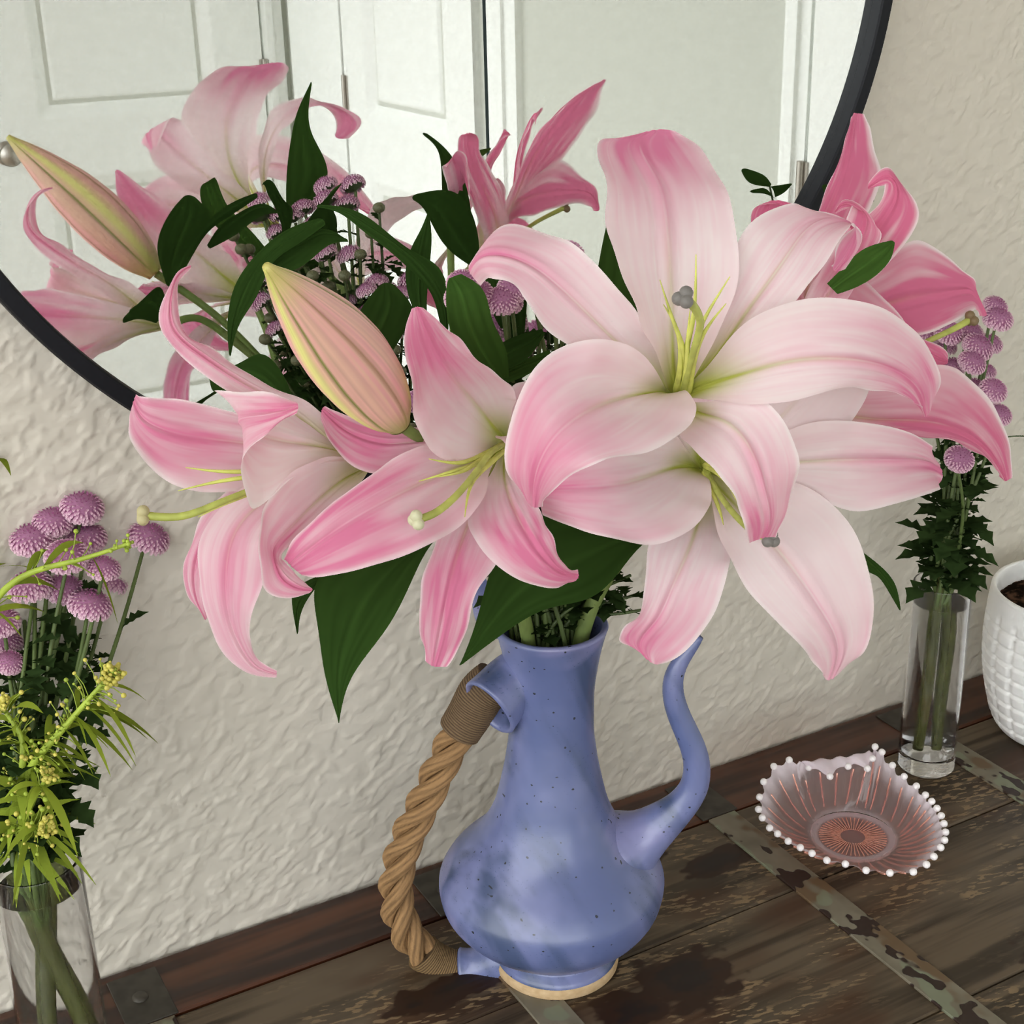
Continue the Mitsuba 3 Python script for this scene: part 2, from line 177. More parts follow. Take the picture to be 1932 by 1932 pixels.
# ---------------------------------------------------------------- data: control points in tenths of a millimetre, x along the wall, y into it, z above the table top
PET = {"L1":{"up":[[[-130,-2748,4179],[-145,-2713,4180],[-89,-2745,4179]],[[-280,-2923,4409],[-405,-2971,4493],[-212,-3032,4425]],[[-363,-3009,4746],[-629,-3097,4799],[-117,-3136,4764]],[[-347,-2951,5004],[-671,-3010,5051],[-66,-3061,4989]],[[-294,-2788,5198],[-579,-2819,5241],[3,-2852,5189]],[[-251,-2598,5325],[-446,-2602,5364],[19,-2624,5309]],[[-137,-2536,5370],[-267,-2554,5344],[-39,-2558,5355]]],"upleft":[[[-130,-2748,4179],[-145,-2713,4180],[-89,-2745,4179]],[[-383,-2847,4396],[-324,-2894,4477],[-471,-2897,4350]],[[-639,-2880,4639],[-521,-2965,4706],[-760,-2967,4529]],[[-806,-2864,4811],[-672,-2891,4913],[-944,-2920,4692]],[[-945,-2770,4934],[-781,-2731,5019],[-1005,-2848,4835]],[[-1050,-2641,4947],[-909,-2551,5032],[-1064,-2723,4865]],[[-1063,-2521,4855],[-1034,-2478,4871],[-1046,-2581,4800]]],"upright":[[[-130,-2748,4179],[-145,-2713,4180],[-89,-2745,4179]],[[-111,-2985,4421],[-150,-2956,4493],[-80,-3041,4393]],[[-26,-3123,4676],[-93,-3037,4784],[71,-3235,4662]],[[116,-3164,4871],[27,-3017,4999],[193,-3283,4815]],[[310,-3113,4989],[267,-3000,5070],[333,-3252,4938]],[[586,-3053,4941],[488,-2999,4998],[498,-3149,4966]],[[640,-3003,4832],[705,-2987,4889],[523,-3052,4868]],[[530,-3023,4743],[610,-3003,4739],[508,-3024,4770]]],"right":[[[-130,-2748,4179],[-145,-2713,4180],[-89,-2745,4179]],[[-151,-2966,4302],[-156,-2997,4398],[-200,-3007,4267]],[[-139,-3228,4423],[-175,-3261,4648],[-208,-3288,4323]],[[-25,-3431,4513],[-30,-3418,4763],[-110,-3479,4363]],[[168,-3538,4513],[232,-3493,4744],[95,-3598,4407]],[[440,-3523,4419],[553,-3482,4589],[353,-3582,4357]],[[711,-3413,4250],[806,-3418,4354],[623,-3450,4233]],[[891,-3298,4067],[930,-3302,4133],[857,-3298,4109]]],"lowleft":[[[-130,-2748,4179],[-145,-2713,4180],[-89,-2745,4179]],[[-319,-2881,4284],[-341,-2910,4363],[-257,-2982,4309]],[[-656,-3051,4357],[-574,-3027,4565],[-414,-3269,4284]],[[-890,-3153,4361],[-778,-2995,4616],[-707,-3365,4233]],[[-1044,-3177,4294],[-1007,-2981,4541],[-936,-3306,4200]],[[-1092,-3114,4147],[-1155,-2982,4247],[-1035,-3198,4090]],[[-1037,-2986,3926],[-1070,-2950,3965],[-1008,-2999,3934]]],"low":[[[-130,-2748,4179],[-145,-2713,4180],[-89,-2745,4179]],[[-212,-3053,4208],[-180,-3092,4276],[-352,-3081,4149]],[[-252,-3332,4230],[-131,-3374,4342],[-417,-3366,4126]],[[-257,-3468,4153],[-85,-3506,4220],[-405,-3481,4060]],[[-233,-3525,4001],[-59,-3519,4054],[-350,-3512,3946]],[[-167,-3482,3835],[-63,-3468,3820],[-274,-3460,3810]],[[-138,-3416,3730],[-66,-3407,3723],[-210,-3405,3724]]]},"L2":{"left":[[[358,-2309,3600],[357,-2283,3604],[385,-2310,3578]],[[161,-2391,3687],[161,-2409,3805],[237,-2525,3644]],[[-160,-2510,3728],[-92,-2495,4000],[22,-2776,3577]],[[-415,-2530,3748],[-372,-2462,4002],[-304,-2793,3518]],[[-572,-2424,3736],[-545,-2359,3912],[-543,-2591,3565]],[[-607,-2284,3684],[-598,-2256,3756],[-625,-2346,3580]]],"lowleft":[[[358,-2309,3600],[357,-2283,3604],[385,-2310,3578]],[[204,-2506,3488],[46,-2529,3459],[239,-2613,3403]],[[-2,-2688,3371],[-170,-2613,3439],[150,-2826,3358]],[[-148,-2765,3238],[-283,-2720,3226],[45,-2905,3218]],[[-236,-2763,3084],[-346,-2706,3075],[-45,-2890,3036]],[[-277,-2689,2931],[-358,-2633,2955],[-166,-2785,2856]],[[-235,-2704,2844],[-273,-2666,2908],[-199,-2734,2822]]],"lowright":[[[358,-2309,3600],[357,-2283,3604],[385,-2310,3578]],[[299,-2594,3568],[203,-2582,3585],[440,-2653,3662]],[[260,-2890,3509],[62,-2879,3454],[487,-2955,3693]],[[282,-3129,3385],[76,-3115,3271],[569,-3182,3562]],[[362,-3259,3197],[202,-3245,3088],[604,-3327,3287]],[[468,-3278,2966],[347,-3263,2907],[606,-3334,3010]],[[478,-3225,2775],[451,-3212,2800],[565,-3247,2833]]],"right":[[[358,-2309,3600],[357,-2283,3604],[385,-2310,3578]],[[450,-2596,3693],[483,-2589,3802],[383,-2644,3615]],[[538,-2849,3775],[608,-2829,3957],[488,-2916,3675]],[[677,-3029,3814],[757,-2996,3982],[571,-3111,3613]],[[902,-3113,3795],[978,-3074,3920],[797,-3210,3617]],[[1126,-3095,3734],[1165,-3056,3814],[1115,-3191,3617]],[[1283,-3053,3646],[1243,-2989,3736],[1249,-3068,3572]]],"upright":[[[358,-2309,3600],[357,-2283,3604],[385,-2310,3578]],[[460,-2535,3785],[386,-2497,3886],[493,-2626,3680]],[[569,-2695,3990],[484,-2608,4130],[642,-2857,3831]],[[715,-2744,4166],[652,-2631,4283],[791,-2923,3971]],[[872,-2689,4262],[821,-2605,4331],[945,-2851,4101]],[[1023,-2593,4285],[994,-2565,4311],[1052,-2665,4215]]],"up":[[[358,-2309,3600],[357,-2283,3604],[385,-2310,3578]],[[230,-2394,3816],[104,-2399,3813],[284,-2483,3845]],[[125,-2407,4032],[-51,-2389,4017],[243,-2527,4070]],[[66,-2373,4194],[-59,-2329,4191],[184,-2450,4221]],[[89,-2270,4287],[62,-2255,4288],[125,-2285,4298]]]},"L3":{"upleft":[[[-614,-2005,3851],[-630,-1990,3839],[-594,-2001,3857]],[[-748,-2104,3983],[-872,-2211,3904],[-661,-2140,4058]],[[-928,-2239,4184],[-1126,-2328,3955],[-717,-2285,4185]],[[-1091,-2347,4365],[-1268,-2369,4154],[-879,-2354,4349]],[[-1213,-2434,4537],[-1326,-2422,4429],[-1073,-2447,4524]],[[-1291,-2506,4670],[-1358,-2476,4627],[-1215,-2516,4661]],[[-1322,-2527,4738],[-1340,-2510,4728],[-1297,-2531,4734]]],"left":[[[-614,-2005,3851],[-630,-1990,3839],[-594,-2001,3857]],[[-869,-2053,3897],[-857,-2035,3949],[-928,-2109,3858]],[[-1097,-2060,3964],[-1076,-2023,4019],[-1181,-2113,3900]],[[-1284,-2020,3980],[-1232,-1975,4039],[-1370,-2116,3870]],[[-1418,-1899,4031],[-1367,-1883,4077],[-1496,-1962,3953]],[[-1467,-1725,4097],[-1452,-1729,4106],[-1492,-1753,4056]]],"lowleft":[[[-614,-2005,3851],[-630,-1990,3839],[-594,-2001,3857]],[[-849,-2150,3863],[-869,-2137,3917],[-838,-2227,3809]],[[-1125,-2275,3868],[-1169,-2211,4006],[-1012,-2457,3760]],[[-1392,-2350,3843],[-1423,-2261,3949],[-1312,-2548,3660]],[[-1630,-2347,3765],[-1669,-2272,3833],[-1579,-2498,3600]],[[-1792,-2287,3652],[-1854,-2239,3682],[-1746,-2384,3546]],[[-1860,-2200,3555],[-1877,-2178,3582],[-1824,-2243,3505]]],"low":[[[-614,-2005,3851],[-630,-1990,3839],[-594,-2001,3857]],[[-788,-2108,3721],[-861,-2108,3735],[-743,-2160,3714]],[[-948,-2207,3567],[-1045,-2177,3619],[-820,-2316,3535]],[[-1048,-2262,3430],[-1191,-2232,3425],[-889,-2364,3397]],[[-1121,-2296,3266],[-1248,-2255,3254],[-1004,-2362,3263]],[[-1170,-2291,3065],[-1254,-2244,3068],[-1053,-2344,3065]],[[-1192,-2249,2875],[-1218,-2222,2904],[-1135,-2280,2878]]],"lowright":[[[-614,-2005,3851],[-630,-1990,3839],[-594,-2001,3857]],[[-744,-2193,3793],[-839,-2217,3779],[-706,-2229,3810]],[[-824,-2385,3736],[-1028,-2363,3692],[-757,-2418,3746]],[[-849,-2550,3650],[-1064,-2506,3590],[-737,-2554,3675]],[[-810,-2650,3531],[-961,-2626,3452],[-734,-2628,3567]],[[-711,-2663,3419],[-774,-2657,3356],[-673,-2649,3442]],[[-598,-2635,3359],[-625,-2635,3327],[-599,-2622,3387]]],"right":[[[-614,-2005,3851],[-630,-1990,3839],[-594,-2001,3857]],[[-662,-2132,3949],[-647,-2055,4006],[-772,-2173,3957]],[[-629,-2258,4045],[-619,-2065,4146],[-720,-2335,3920]],[[-497,-2331,4094],[-502,-2144,4192],[-560,-2433,3950]],[[-321,-2287,4046],[-332,-2257,4072],[-332,-2295,4015]]]},"L4":{"upper":[[[-1292,-1809,3792],[-1294,-1791,3803],[-1283,-1811,3774]],[[-1443,-1768,3929],[-1383,-1712,3971],[-1509,-1808,3915]],[[-1646,-1724,4139],[-1539,-1690,4138],[-1747,-1744,4126]],[[-1855,-1696,4304],[-1765,-1658,4293],[-1921,-1727,4260]],[[-2023,-1676,4452],[-1947,-1631,4438],[-2086,-1655,4423]],[[-2124,-1652,4586],[-2057,-1632,4559],[-2158,-1601,4555]],[[-2109,-1626,4711],[-2074,-1599,4711],[-2119,-1578,4703]],[[-2043,-1567,4793],[-2034,-1566,4780],[-2047,-1538,4800]],[[-1973,-1526,4815],[-1976,-1527,4809],[-1973,-1522,4822]]],"left":[[[-1292,-1809,3792],[-1294,-1791,3803],[-1283,-1811,3774]],[[-1529,-1718,3884],[-1512,-1691,3962],[-1555,-1764,3803]],[[-1794,-1653,3962],[-1776,-1633,4080],[-1859,-1748,3779]],[[-2033,-1608,4028],[-1981,-1572,4168],[-2111,-1713,3807]],[[-2205,-1575,4095],[-2161,-1518,4221],[-2278,-1641,3915]],[[-2274,-1514,4147],[-2242,-1472,4226],[-2349,-1564,4049]],[[-2277,-1417,4202],[-2262,-1412,4229],[-2322,-1454,4142]]],"front":[[[-1292,-1809,3792],[-1294,-1791,3803],[-1283,-1811,3774]],[[-1447,-1820,3912],[-1447,-1761,3941],[-1486,-1943,3903]],[[-1673,-1903,4020],[-1643,-1798,4133],[-1790,-2041,3885]],[[-1861,-1945,4110],[-1826,-1812,4240],[-2002,-2127,3848]],[[-1958,-1970,4193],[-2000,-1784,4293],[-2011,-2093,4015]],[[-1904,-2094,4242],[-1927,-1974,4325],[-1950,-2123,4124]],[[-1835,-2178,4270],[-1827,-2107,4332],[-1854,-2182,4213]],[[-1761,-2200,4287],[-1760,-2178,4308],[-1774,-2203,4263]]],"droop":[[[-1292,-1809,3792],[-1294,-1791,3803],[-1283,-1811,3774]],[[-1529,-1838,3826],[-1541,-1810,3874],[-1539,-1920,3787]],[[-1794,-1894,3792],[-1862,-1809,3845],[-1791,-2004,3709]],[[-2011,-1926,3664],[-2107,-1822,3676],[-1921,-2068,3615]],[[-2095,-1968,3473],[-2191,-1849,3464],[-1963,-2098,3451]],[[-2101,-1964,3270],[-2178,-1881,3255],[-2020,-2054,3272]],[[-2055,-1962,3076],[-2123,-1911,3053],[-2012,-1992,3111]],[[-1988,-1981,2962],[-2027,-1972,2934],[-1970,-1976,2994]],[[-1905,-2000,2918],[-1910,-2003,2904],[-1904,-1994,2933]]],"back":[[[-1292,-1809,3792],[-1294,-1791,3803],[-1283,-1811,3774]],[[-1532,-1708,3800],[-1558,-1677,3837],[-1524,-1749,3771]],[[-1821,-1670,3738],[-1861,-1606,3780],[-1784,-1770,3668]],[[-2030,-1663,3604],[-2077,-1591,3603],[-1968,-1771,3546]],[[-2137,-1657,3439],[-2185,-1614,3423],[-2073,-1731,3404]],[[-2154,-1635,3261],[-2180,-1599,3259],[-2119,-1685,3244]],[[-2116,-1632,3111],[-2127,-1620,3123],[-2108,-1630,3125]]],"rolled":[[[-1292,-1809,3792],[-1294,-1791,3803],[-1283,-1811,3774]],[[-1448,-1899,3789],[-1475,-1920,3916],[-1394,-1906,3739]],[[-1656,-1999,3731],[-1729,-2028,3936],[-1568,-1989,3703]],[[-1810,-2080,3673],[-1918,-2094,3819],[-1726,-2049,3638]],[[-1907,-2141,3626],[-1983,-2168,3730],[-1817,-2091,3589]],[[-1933,-2214,3588],[-2009,-2251,3620],[-1887,-2156,3566]],[[-1921,-2269,3533],[-2026,-2287,3522],[-1865,-2226,3543]],[[-1868,-2298,3484],[-1952,-2299,3456],[-1827,-2268,3497]],[[-1799,-2292,3452],[-1816,-2299,3443],[-1798,-2277,3462]]]},"L5":{"top":[[[1184,-1972,3914],[1184,-1954,3928],[1197,-1976,3895]],[[1374,-1850,4280],[1305,-1867,4263],[1421,-1902,4328]],[[1527,-1774,4632],[1444,-1784,4614],[1773,-1801,4608]],[[1658,-1737,4817],[1550,-1759,4796],[1919,-1763,4765]],[[1764,-1683,4960],[1701,-1686,4981],[2002,-1690,4919]],[[1852,-1607,5075],[1821,-1606,5092],[2011,-1600,5076]],[[1974,-1502,5192],[1959,-1493,5193],[2009,-1526,5183]]],"second":[[[1184,-1972,3914],[1184,-1954,3928],[1197,-1976,3895]],[[1450,-1980,4295],[1430,-1888,4369],[1507,-2047,4271]],[[1580,-2100,4605],[1560,-1992,4662],[1675,-2209,4535]],[[1675,-2152,4764],[1644,-2073,4793],[1785,-2244,4746]],[[1724,-2128,4874],[1705,-2067,4879],[1777,-2154,4855]],[[1722,-2044,4925],[1703,-2053,4883],[1764,-2035,4970]],[[1696,-2005,4900],[1690,-2014,4873],[1726,-1996,4958]],[[1664,-1970,4862],[1670,-1976,4856],[1676,-1967,4883]]],"right":[[[1184,-1972,3914],[1184,-1954,3928],[1197,-1976,3895]],[[1420,-2069,4170],[1421,-2014,4291],[1396,-2148,4072]],[[1641,-2173,4260],[1701,-2085,4473],[1598,-2299,4090]],[[1882,-2220,4292],[1957,-2091,4560],[1824,-2340,4115]],[[2110,-2229,4287],[2193,-2173,4406],[2042,-2327,4146]],[[2288,-2202,4249],[2312,-2163,4311],[2251,-2265,4169]],[[2390,-2226,4111],[2371,-2188,4173],[2333,-2216,4117]]],"front":[[[1184,-1972,3914],[1184,-1954,3928],[1197,-1976,3895]],[[1302,-2160,4192],[1339,-2034,4460],[1245,-2284,4010]],[[1426,-2315,4158],[1518,-2210,4395],[1374,-2435,3938]],[[1648,-2428,4074],[1684,-2396,4137],[1574,-2501,3930]],[[1800,-2449,4005],[1826,-2435,4065],[1757,-2477,3944]],[[1904,-2432,3960],[1907,-2428,3971],[1893,-2434,3942]]],"lower":[[[1184,-1972,3914],[1184,-1954,3928],[1197,-1976,3895]],[[1201,-2271,3778],[1258,-2235,3922],[1171,-2313,3699]],[[1349,-2442,3738],[1447,-2394,3960],[1326,-2471,3697]],[[1558,-2542,3719],[1761,-2507,3986],[1517,-2572,3655]],[[1795,-2583,3654],[1995,-2554,3855],[1727,-2619,3598]],[[2022,-2602,3523],[2181,-2600,3616],[1976,-2639,3490]],[[2205,-2594,3344],[2308,-2592,3370],[2173,-2607,3329]],[[2294,-2577,3231],[2318,-2579,3253],[2281,-2564,3243]]],"left":[[[1184,-1972,3914],[1184,-1954,3928],[1197,-1976,3895]],[[1228,-1788,4137],[1134,-1794,4062],[1363,-1873,4166]],[[1119,-1786,4478],[996,-1785,4435],[1256,-1882,4536]],[[1054,-1851,4725],[955,-1851,4708],[1182,-1955,4755]],[[1071,-1901,4843],[985,-1887,4822],[1158,-1977,4833]],[[1124,-2022,4799],[1104,-2001,4820],[1142,-2044,4773]]]},"L6":{"curl":[[[1009,-2134,4012],[1009,-2116,4025],[1027,-2139,3998]],[[1243,-2171,4361],[1208,-2101,4423],[1293,-2244,4312]],[[1451,-2178,4647],[1382,-2115,4701],[1507,-2245,4618]],[[1507,-2143,4742],[1456,-2072,4785],[1537,-2199,4702]],[[1493,-2063,4799],[1495,-2037,4784],[1463,-2069,4825]],[[1440,-2031,4806],[1445,-2035,4778],[1433,-2028,4828]],[[1395,-2022,4770],[1401,-2028,4765],[1399,-2021,4778]]],"back":[[[1009,-2134,4012],[1009,-2116,4025],[1027,-2139,3998]],[[989,-1928,4114],[1025,-1921,4225],[910,-1941,4041]],[[913,-1732,4378],[989,-1767,4491],[793,-1755,4282]],[[829,-1595,4626],[916,-1641,4680],[725,-1594,4551]],[[755,-1546,4741],[814,-1583,4783],[683,-1551,4693]],[[710,-1512,4712],[724,-1511,4733],[688,-1505,4702]]],"low":[[[1009,-2134,4012],[1009,-2116,4025],[1027,-2139,3998]],[[948,-2269,3792],[833,-2236,3775],[1040,-2329,3822]],[[965,-2394,3589],[850,-2362,3571],[1083,-2463,3631]],[[1087,-2432,3456],[1047,-2415,3444],[1130,-2443,3481]]]}}
LEAF = {"low_left":[[[-830,-1767,3389],[-863,-1743,3402],[-809,-1785,3376]],[[-1078,-1769,3269],[-1245,-1680,3261],[-972,-1811,3304]],[[-1293,-1803,3143],[-1522,-1651,3199],[-1126,-1886,3163]],[[-1447,-1827,2956],[-1583,-1739,2985],[-1289,-1914,2957]],[[-1530,-1852,2751],[-1594,-1814,2757],[-1465,-1889,2749]],[[-1564,-1881,2489],[-1564,-1871,2512],[-1555,-1877,2511]]],"center":[[[392,-2012,3158],[373,-1989,3185],[412,-2035,3130]],[[56,-2001,3167],[-32,-1903,3275],[143,-2064,3134]],[[-270,-2020,3122],[-379,-1856,3350],[-175,-2142,2970]],[[-533,-1989,3028],[-617,-1866,3197],[-434,-2089,2931]],[[-713,-1948,2850],[-759,-1901,2898],[-635,-2004,2822]],[[-861,-1867,2616],[-850,-1865,2631],[-842,-1873,2623]]],"small_left":[[[-1412,-1651,3201],[-1433,-1634,3214],[-1404,-1663,3186]],[[-1541,-1617,3146],[-1606,-1581,3148],[-1494,-1634,3167]],[[-1630,-1603,3044],[-1652,-1583,3062],[-1600,-1617,3051]],[[-1645,-1604,2895],[-1646,-1596,2911],[-1637,-1601,2910]]],"right_low":[[[795,-1810,3046],[788,-1799,3060],[803,-1821,3031]],[[990,-2177,3129],[984,-2164,3149],[997,-2189,3110]],[[1073,-2520,3128],[1061,-2496,3166],[1064,-2534,3086]],[[1184,-2694,3037],[1173,-2670,3077],[1164,-2705,2990]],[[1265,-2739,2932],[1289,-2743,2953],[1241,-2724,2936]],[[1331,-2751,2830],[1349,-2756,2840],[1311,-2740,2830]],[[1378,-2754,2724],[1383,-2752,2735],[1372,-2746,2735]]],"right_high":[[[1161,-2301,4440],[1143,-2279,4466],[1179,-2323,4414]],[[1245,-2341,4506],[1218,-2308,4545],[1270,-2378,4454]],[[1329,-2381,4571],[1292,-2338,4620],[1361,-2422,4519]],[[1427,-2386,4626],[1390,-2353,4653],[1448,-2414,4590]],[[1502,-2365,4658],[1488,-2356,4661],[1504,-2372,4645]]],"green_up":[[[-525,-1786,4106],[-559,-1766,4107],[-488,-1803,4113]],[[-703,-1924,4317],[-773,-1889,4309],[-601,-1972,4333]],[[-824,-2025,4521],[-908,-1985,4507],[-727,-2075,4530]],[[-859,-2016,4655],[-911,-1987,4654],[-771,-2060,4664]],[[-861,-1947,4698],[-876,-1943,4689],[-819,-1965,4711]]],"olive":[[[-604,-1623,4107],[-611,-1608,4132],[-594,-1637,4089]],[[-511,-1653,4152],[-551,-1615,4188],[-485,-1686,4111]],[[-387,-1654,4197],[-412,-1618,4243],[-351,-1698,4143]],[[-266,-1636,4225],[-294,-1603,4264],[-249,-1661,4191]],[[-167,-1604,4259],[-172,-1596,4270],[-163,-1612,4246]]],"brown":[[[-160,-1669,4151],[-167,-1656,4172],[-153,-1685,4125]],[[-327,-1655,4112],[-308,-1651,4142],[-339,-1674,4056]],[[-464,-1646,4070],[-445,-1642,4100],[-459,-1664,4034]],[[-551,-1645,4019],[-544,-1644,4029],[-548,-1650,4011]]],"behind_left":[[[-1474,-1250,4004],[-1517,-1243,3968],[-1442,-1250,4041]],[[-1540,-1150,4116],[-1673,-1109,4044],[-1462,-1177,4152]],[[-1631,-1060,4151],[-1770,-1028,4054],[-1532,-1079,4229]],[[-1722,-993,4135],[-1775,-981,4099],[-1655,-1014,4171]],[[-1757,-928,4131],[-1765,-930,4118],[-1747,-928,4143]]],"long_arch":[[[-624,-1375,4235],[-634,-1369,4235],[-611,-1380,4240]],[[-589,-1307,4399],[-631,-1272,4426],[-561,-1305,4437]],[[-626,-1193,4550],[-677,-1171,4539],[-569,-1211,4580]],[[-724,-1029,4687],[-766,-1017,4662],[-679,-1061,4673]],[[-822,-887,4776],[-841,-890,4746],[-792,-892,4802]],[[-906,-739,4842],[-909,-745,4826],[-890,-741,4857]],[[-975,-601,4852],[-977,-604,4844],[-969,-602,4857]]],"arc_left":[[[-979,-688,4789],[-1002,-671,4797],[-974,-701,4765]],[[-1176,-674,4710],[-1207,-645,4737],[-1146,-706,4678]],[[-1351,-679,4592],[-1413,-647,4588],[-1298,-710,4590]],[[-1469,-707,4443],[-1522,-677,4444],[-1406,-742,4441]],[[-1538,-712,4297],[-1564,-697,4297],[-1507,-726,4304]],[[-1572,-717,4139],[-1575,-711,4150],[-1565,-717,4149]]],"arc_left_two":[[[-852,-693,4670],[-863,-684,4676],[-849,-700,4659]],[[-975,-664,4714],[-966,-660,4735],[-958,-701,4655]],[[-1128,-654,4656],[-1139,-631,4694],[-1095,-708,4579]],[[-1249,-643,4587],[-1260,-619,4627],[-1211,-688,4533]],[[-1322,-632,4523],[-1334,-618,4539],[-1310,-644,4512]]],"dark_back":[[[-323,-1331,4564],[-357,-1317,4552],[-286,-1351,4563]],[[-286,-1389,4430],[-356,-1355,4419],[-183,-1435,4453]],[[-253,-1427,4282],[-316,-1400,4266],[-186,-1455,4301]],[[-220,-1453,4162],[-245,-1441,4157],[-198,-1460,4172]]],"dark_mid":[[[-608,-1065,4280],[-631,-1053,4281],[-581,-1081,4279]],[[-578,-988,4434],[-635,-950,4449],[-547,-1023,4394]],[[-509,-897,4611],[-559,-869,4613],[-467,-927,4597]],[[-439,-831,4736],[-469,-826,4710],[-424,-852,4709]],[[-403,-782,4783],[-410,-783,4772],[-400,-789,4772]]],"tall_back":[[[-166,-2200,4375],[-245,-2200,4384],[-46,-2200,4362]],[[-85,-2200,4627],[-218,-2200,4658],[88,-2200,4629]],[[-77,-2200,4882],[-161,-2200,4908],[2,-2200,4876]],[[-51,-2200,5096],[-96,-2200,5082],[-23,-2200,5058]],[[12,-2200,5255],[-1,-2200,5235],[15,-2200,5234]]],"oval_back":[[[-1282,-1705,4083],[-1296,-1705,4092],[-1268,-1705,4081]],[[-1242,-1705,4219],[-1322,-1705,4229],[-1112,-1705,4272]],[[-1149,-1705,4416],[-1308,-1705,4417],[-978,-1705,4448]],[[-1080,-1705,4563],[-1202,-1705,4576],[-974,-1705,4552]],[[-1088,-1705,4656],[-1124,-1705,4646],[-1044,-1705,4638]]],"grey_back":[[[894,-1650,4075],[809,-1650,4086],[959,-1650,4087]],[[811,-1650,4350],[727,-1650,4359],[939,-1650,4355]],[[755,-1650,4615],[718,-1650,4619],[873,-1650,4622]],[[721,-1650,4782],[697,-1650,4784],[763,-1650,4789]],[[588,-1650,4916],[595,-1650,4897],[620,-1650,4909]]],"fold_back":[[[897,-1540,3979],[854,-1540,3985],[941,-1540,4012]],[[717,-1540,4265],[631,-1540,4200],[901,-1540,4319]],[[580,-1540,4446],[517,-1540,4416],[728,-1540,4522]],[[433,-1540,4512],[440,-1540,4486],[462,-1540,4527]]],"pair_one":[[[2791,-605,4469],[2772,-605,4471],[2805,-605,4483]],[[2660,-605,4534],[2614,-605,4512],[2730,-605,4556]],[[2540,-605,4615],[2536,-605,4597],[2577,-605,4615]]],"pair_two":[[[2821,-605,4444],[2791,-605,4469],[2843,-605,4389]],[[2903,-605,4435],[2853,-605,4470],[2919,-605,4411]],[[2992,-605,4468],[2973,-605,4473],[2983,-605,4457]]],"pair_three":[[[2825,-594,4392],[2799,-594,4417],[2854,-594,4374]],[[2703,-594,4442],[2726,-594,4466],[2752,-594,4422]],[[2609,-594,4455],[2632,-594,4464],[2633,-594,4442]]]}
BUD = [[-1246,-2109,4089],[-1598,-2316,4558],[-1991,-2596,5008]]
MUM = [[[-153,-1659,4630],0.0082],[[7,-1573,4629],0.0086],[[-643,-1626,4583],0.0077],[[-644,-1605,4496],0.008],[[-520,-1562,4499],0.0077],[[-419,-1626,4461],0.0085],[[-345,-1605,4506],0.0078],[[-204,-1551,4551],0.0085],[[-67,-1498,4520],0.0078],[[-316,-1498,4413],0.0078],[[-563,-1562,4382],0.007],[[-315,-1338,4249],0.0077],[[-173,-1284,4230],0.0081],[[-80,-1070,4069],0.008],[[-178,-1016,4040],0.0069],[[-23,-1070,4005],0.0084],[[54,-963,3991],0.0084],[[-222,-1284,3908],0.0078],[[-157,-1070,3874],0.008],[[-35,-963,3847],0.0084],[[-78,-910,3746],0.0084],[[-726,-1498,4074],0.0063],[[-730,-1498,3949],0.0077],[[-689,-1391,3775],0.007],[[147,-1007,4067],0.0093],[[-569,-863,3753],0.0066]]
FILL = [[-845,-1605,4379],[-836,-1498,4309],[64,-1284,4512],[-745,-1605,4280],[-542,-1284,4205],[-479,-1177,4147],[-331,-1284,4037],[-301,-1070,4144],[-135,-1177,4244],[-632,-1284,4007],[-614,-1070,3907],[-475,-1177,3722],[-443,-963,3835],[-293,-1070,3718],[-251,-910,3712],[-168,-856,3604],[-673,-1070,3634],[-610,-963,3578],[-458,-1070,3527],[-802,-1284,3747],[-783,-1177,3590],[-468,-856,3617],[-322,-856,3557],[-118,-803,3573],[-50,-1177,4373],[0,-856,3864],[-605,-1391,3839],[-601,-1284,3717],[-551,-1177,3697],[-382,-1284,3865],[-524,-1070,3646],[-448,-1070,3670],[-315,-1177,3842],[-369,-963,3575],[-248,-1070,3819],[-184,-963,3797],[-155,-963,3649],[-141,-856,3743],[-93,-803,3677],[-88,-749,3545],[-383,-856,3496],[-493,-910,3465],[-642,-1391,3626],[-678,-1498,3827],[-630,-1070,3483],[-278,-803,3456],[376,-1629,2746],[484,-1553,2572],[307,-1650,2854],[276,-1560,2777],[538,-1532,2446],[245,-1496,2643],[-89,-1270,2499],[-63,-1350,2593]]
MUMPX = [[155,958],[112,950],[100,985],[62,1018],[160,1015],[165,996],[125,1050],[195,1073],[212,1098],[57,1107],[122,1113],[170,1142],[280,1015],[8,957],[35,1065],[75,1085],[175,1105],[4,1175],[8,1215],[18,1250],[55,1195],[30,1205]]
LMUM = [[[-2309,-46,3207],0.0121],[[-2354,365,3106],0.0107],[[-2477,-33,3152],0.0111],[[-2603,-51,3080],0.0125],[[-2313,-24,3014],0.0122],[[-2247,196,2985],0.0112],[[-2489,-340,3056],0.0117],[[-2307,-379,2954],0.0094],[[-2174,65,2668],0.0101],[[-2689,-253,2888],0.012],[[-2507,-244,2820],0.0113],[[-2413,-407,2767],0.0121],[[-1955,-40,2939],0.0124],[[-2643,518,3093],0.0113],[[-2656,242,2829],0.0105],[[-2547,246,2733],0.0106],[[-2263,197,2614],0.0095],[[-2870,-282,2726],0.0099],[[-2861,-156,2538],0.0101],[[-2884,-412,2542],0.0081],[[-2677,127,2435],0.0087],[[-2739,239,2369],0.0082]]
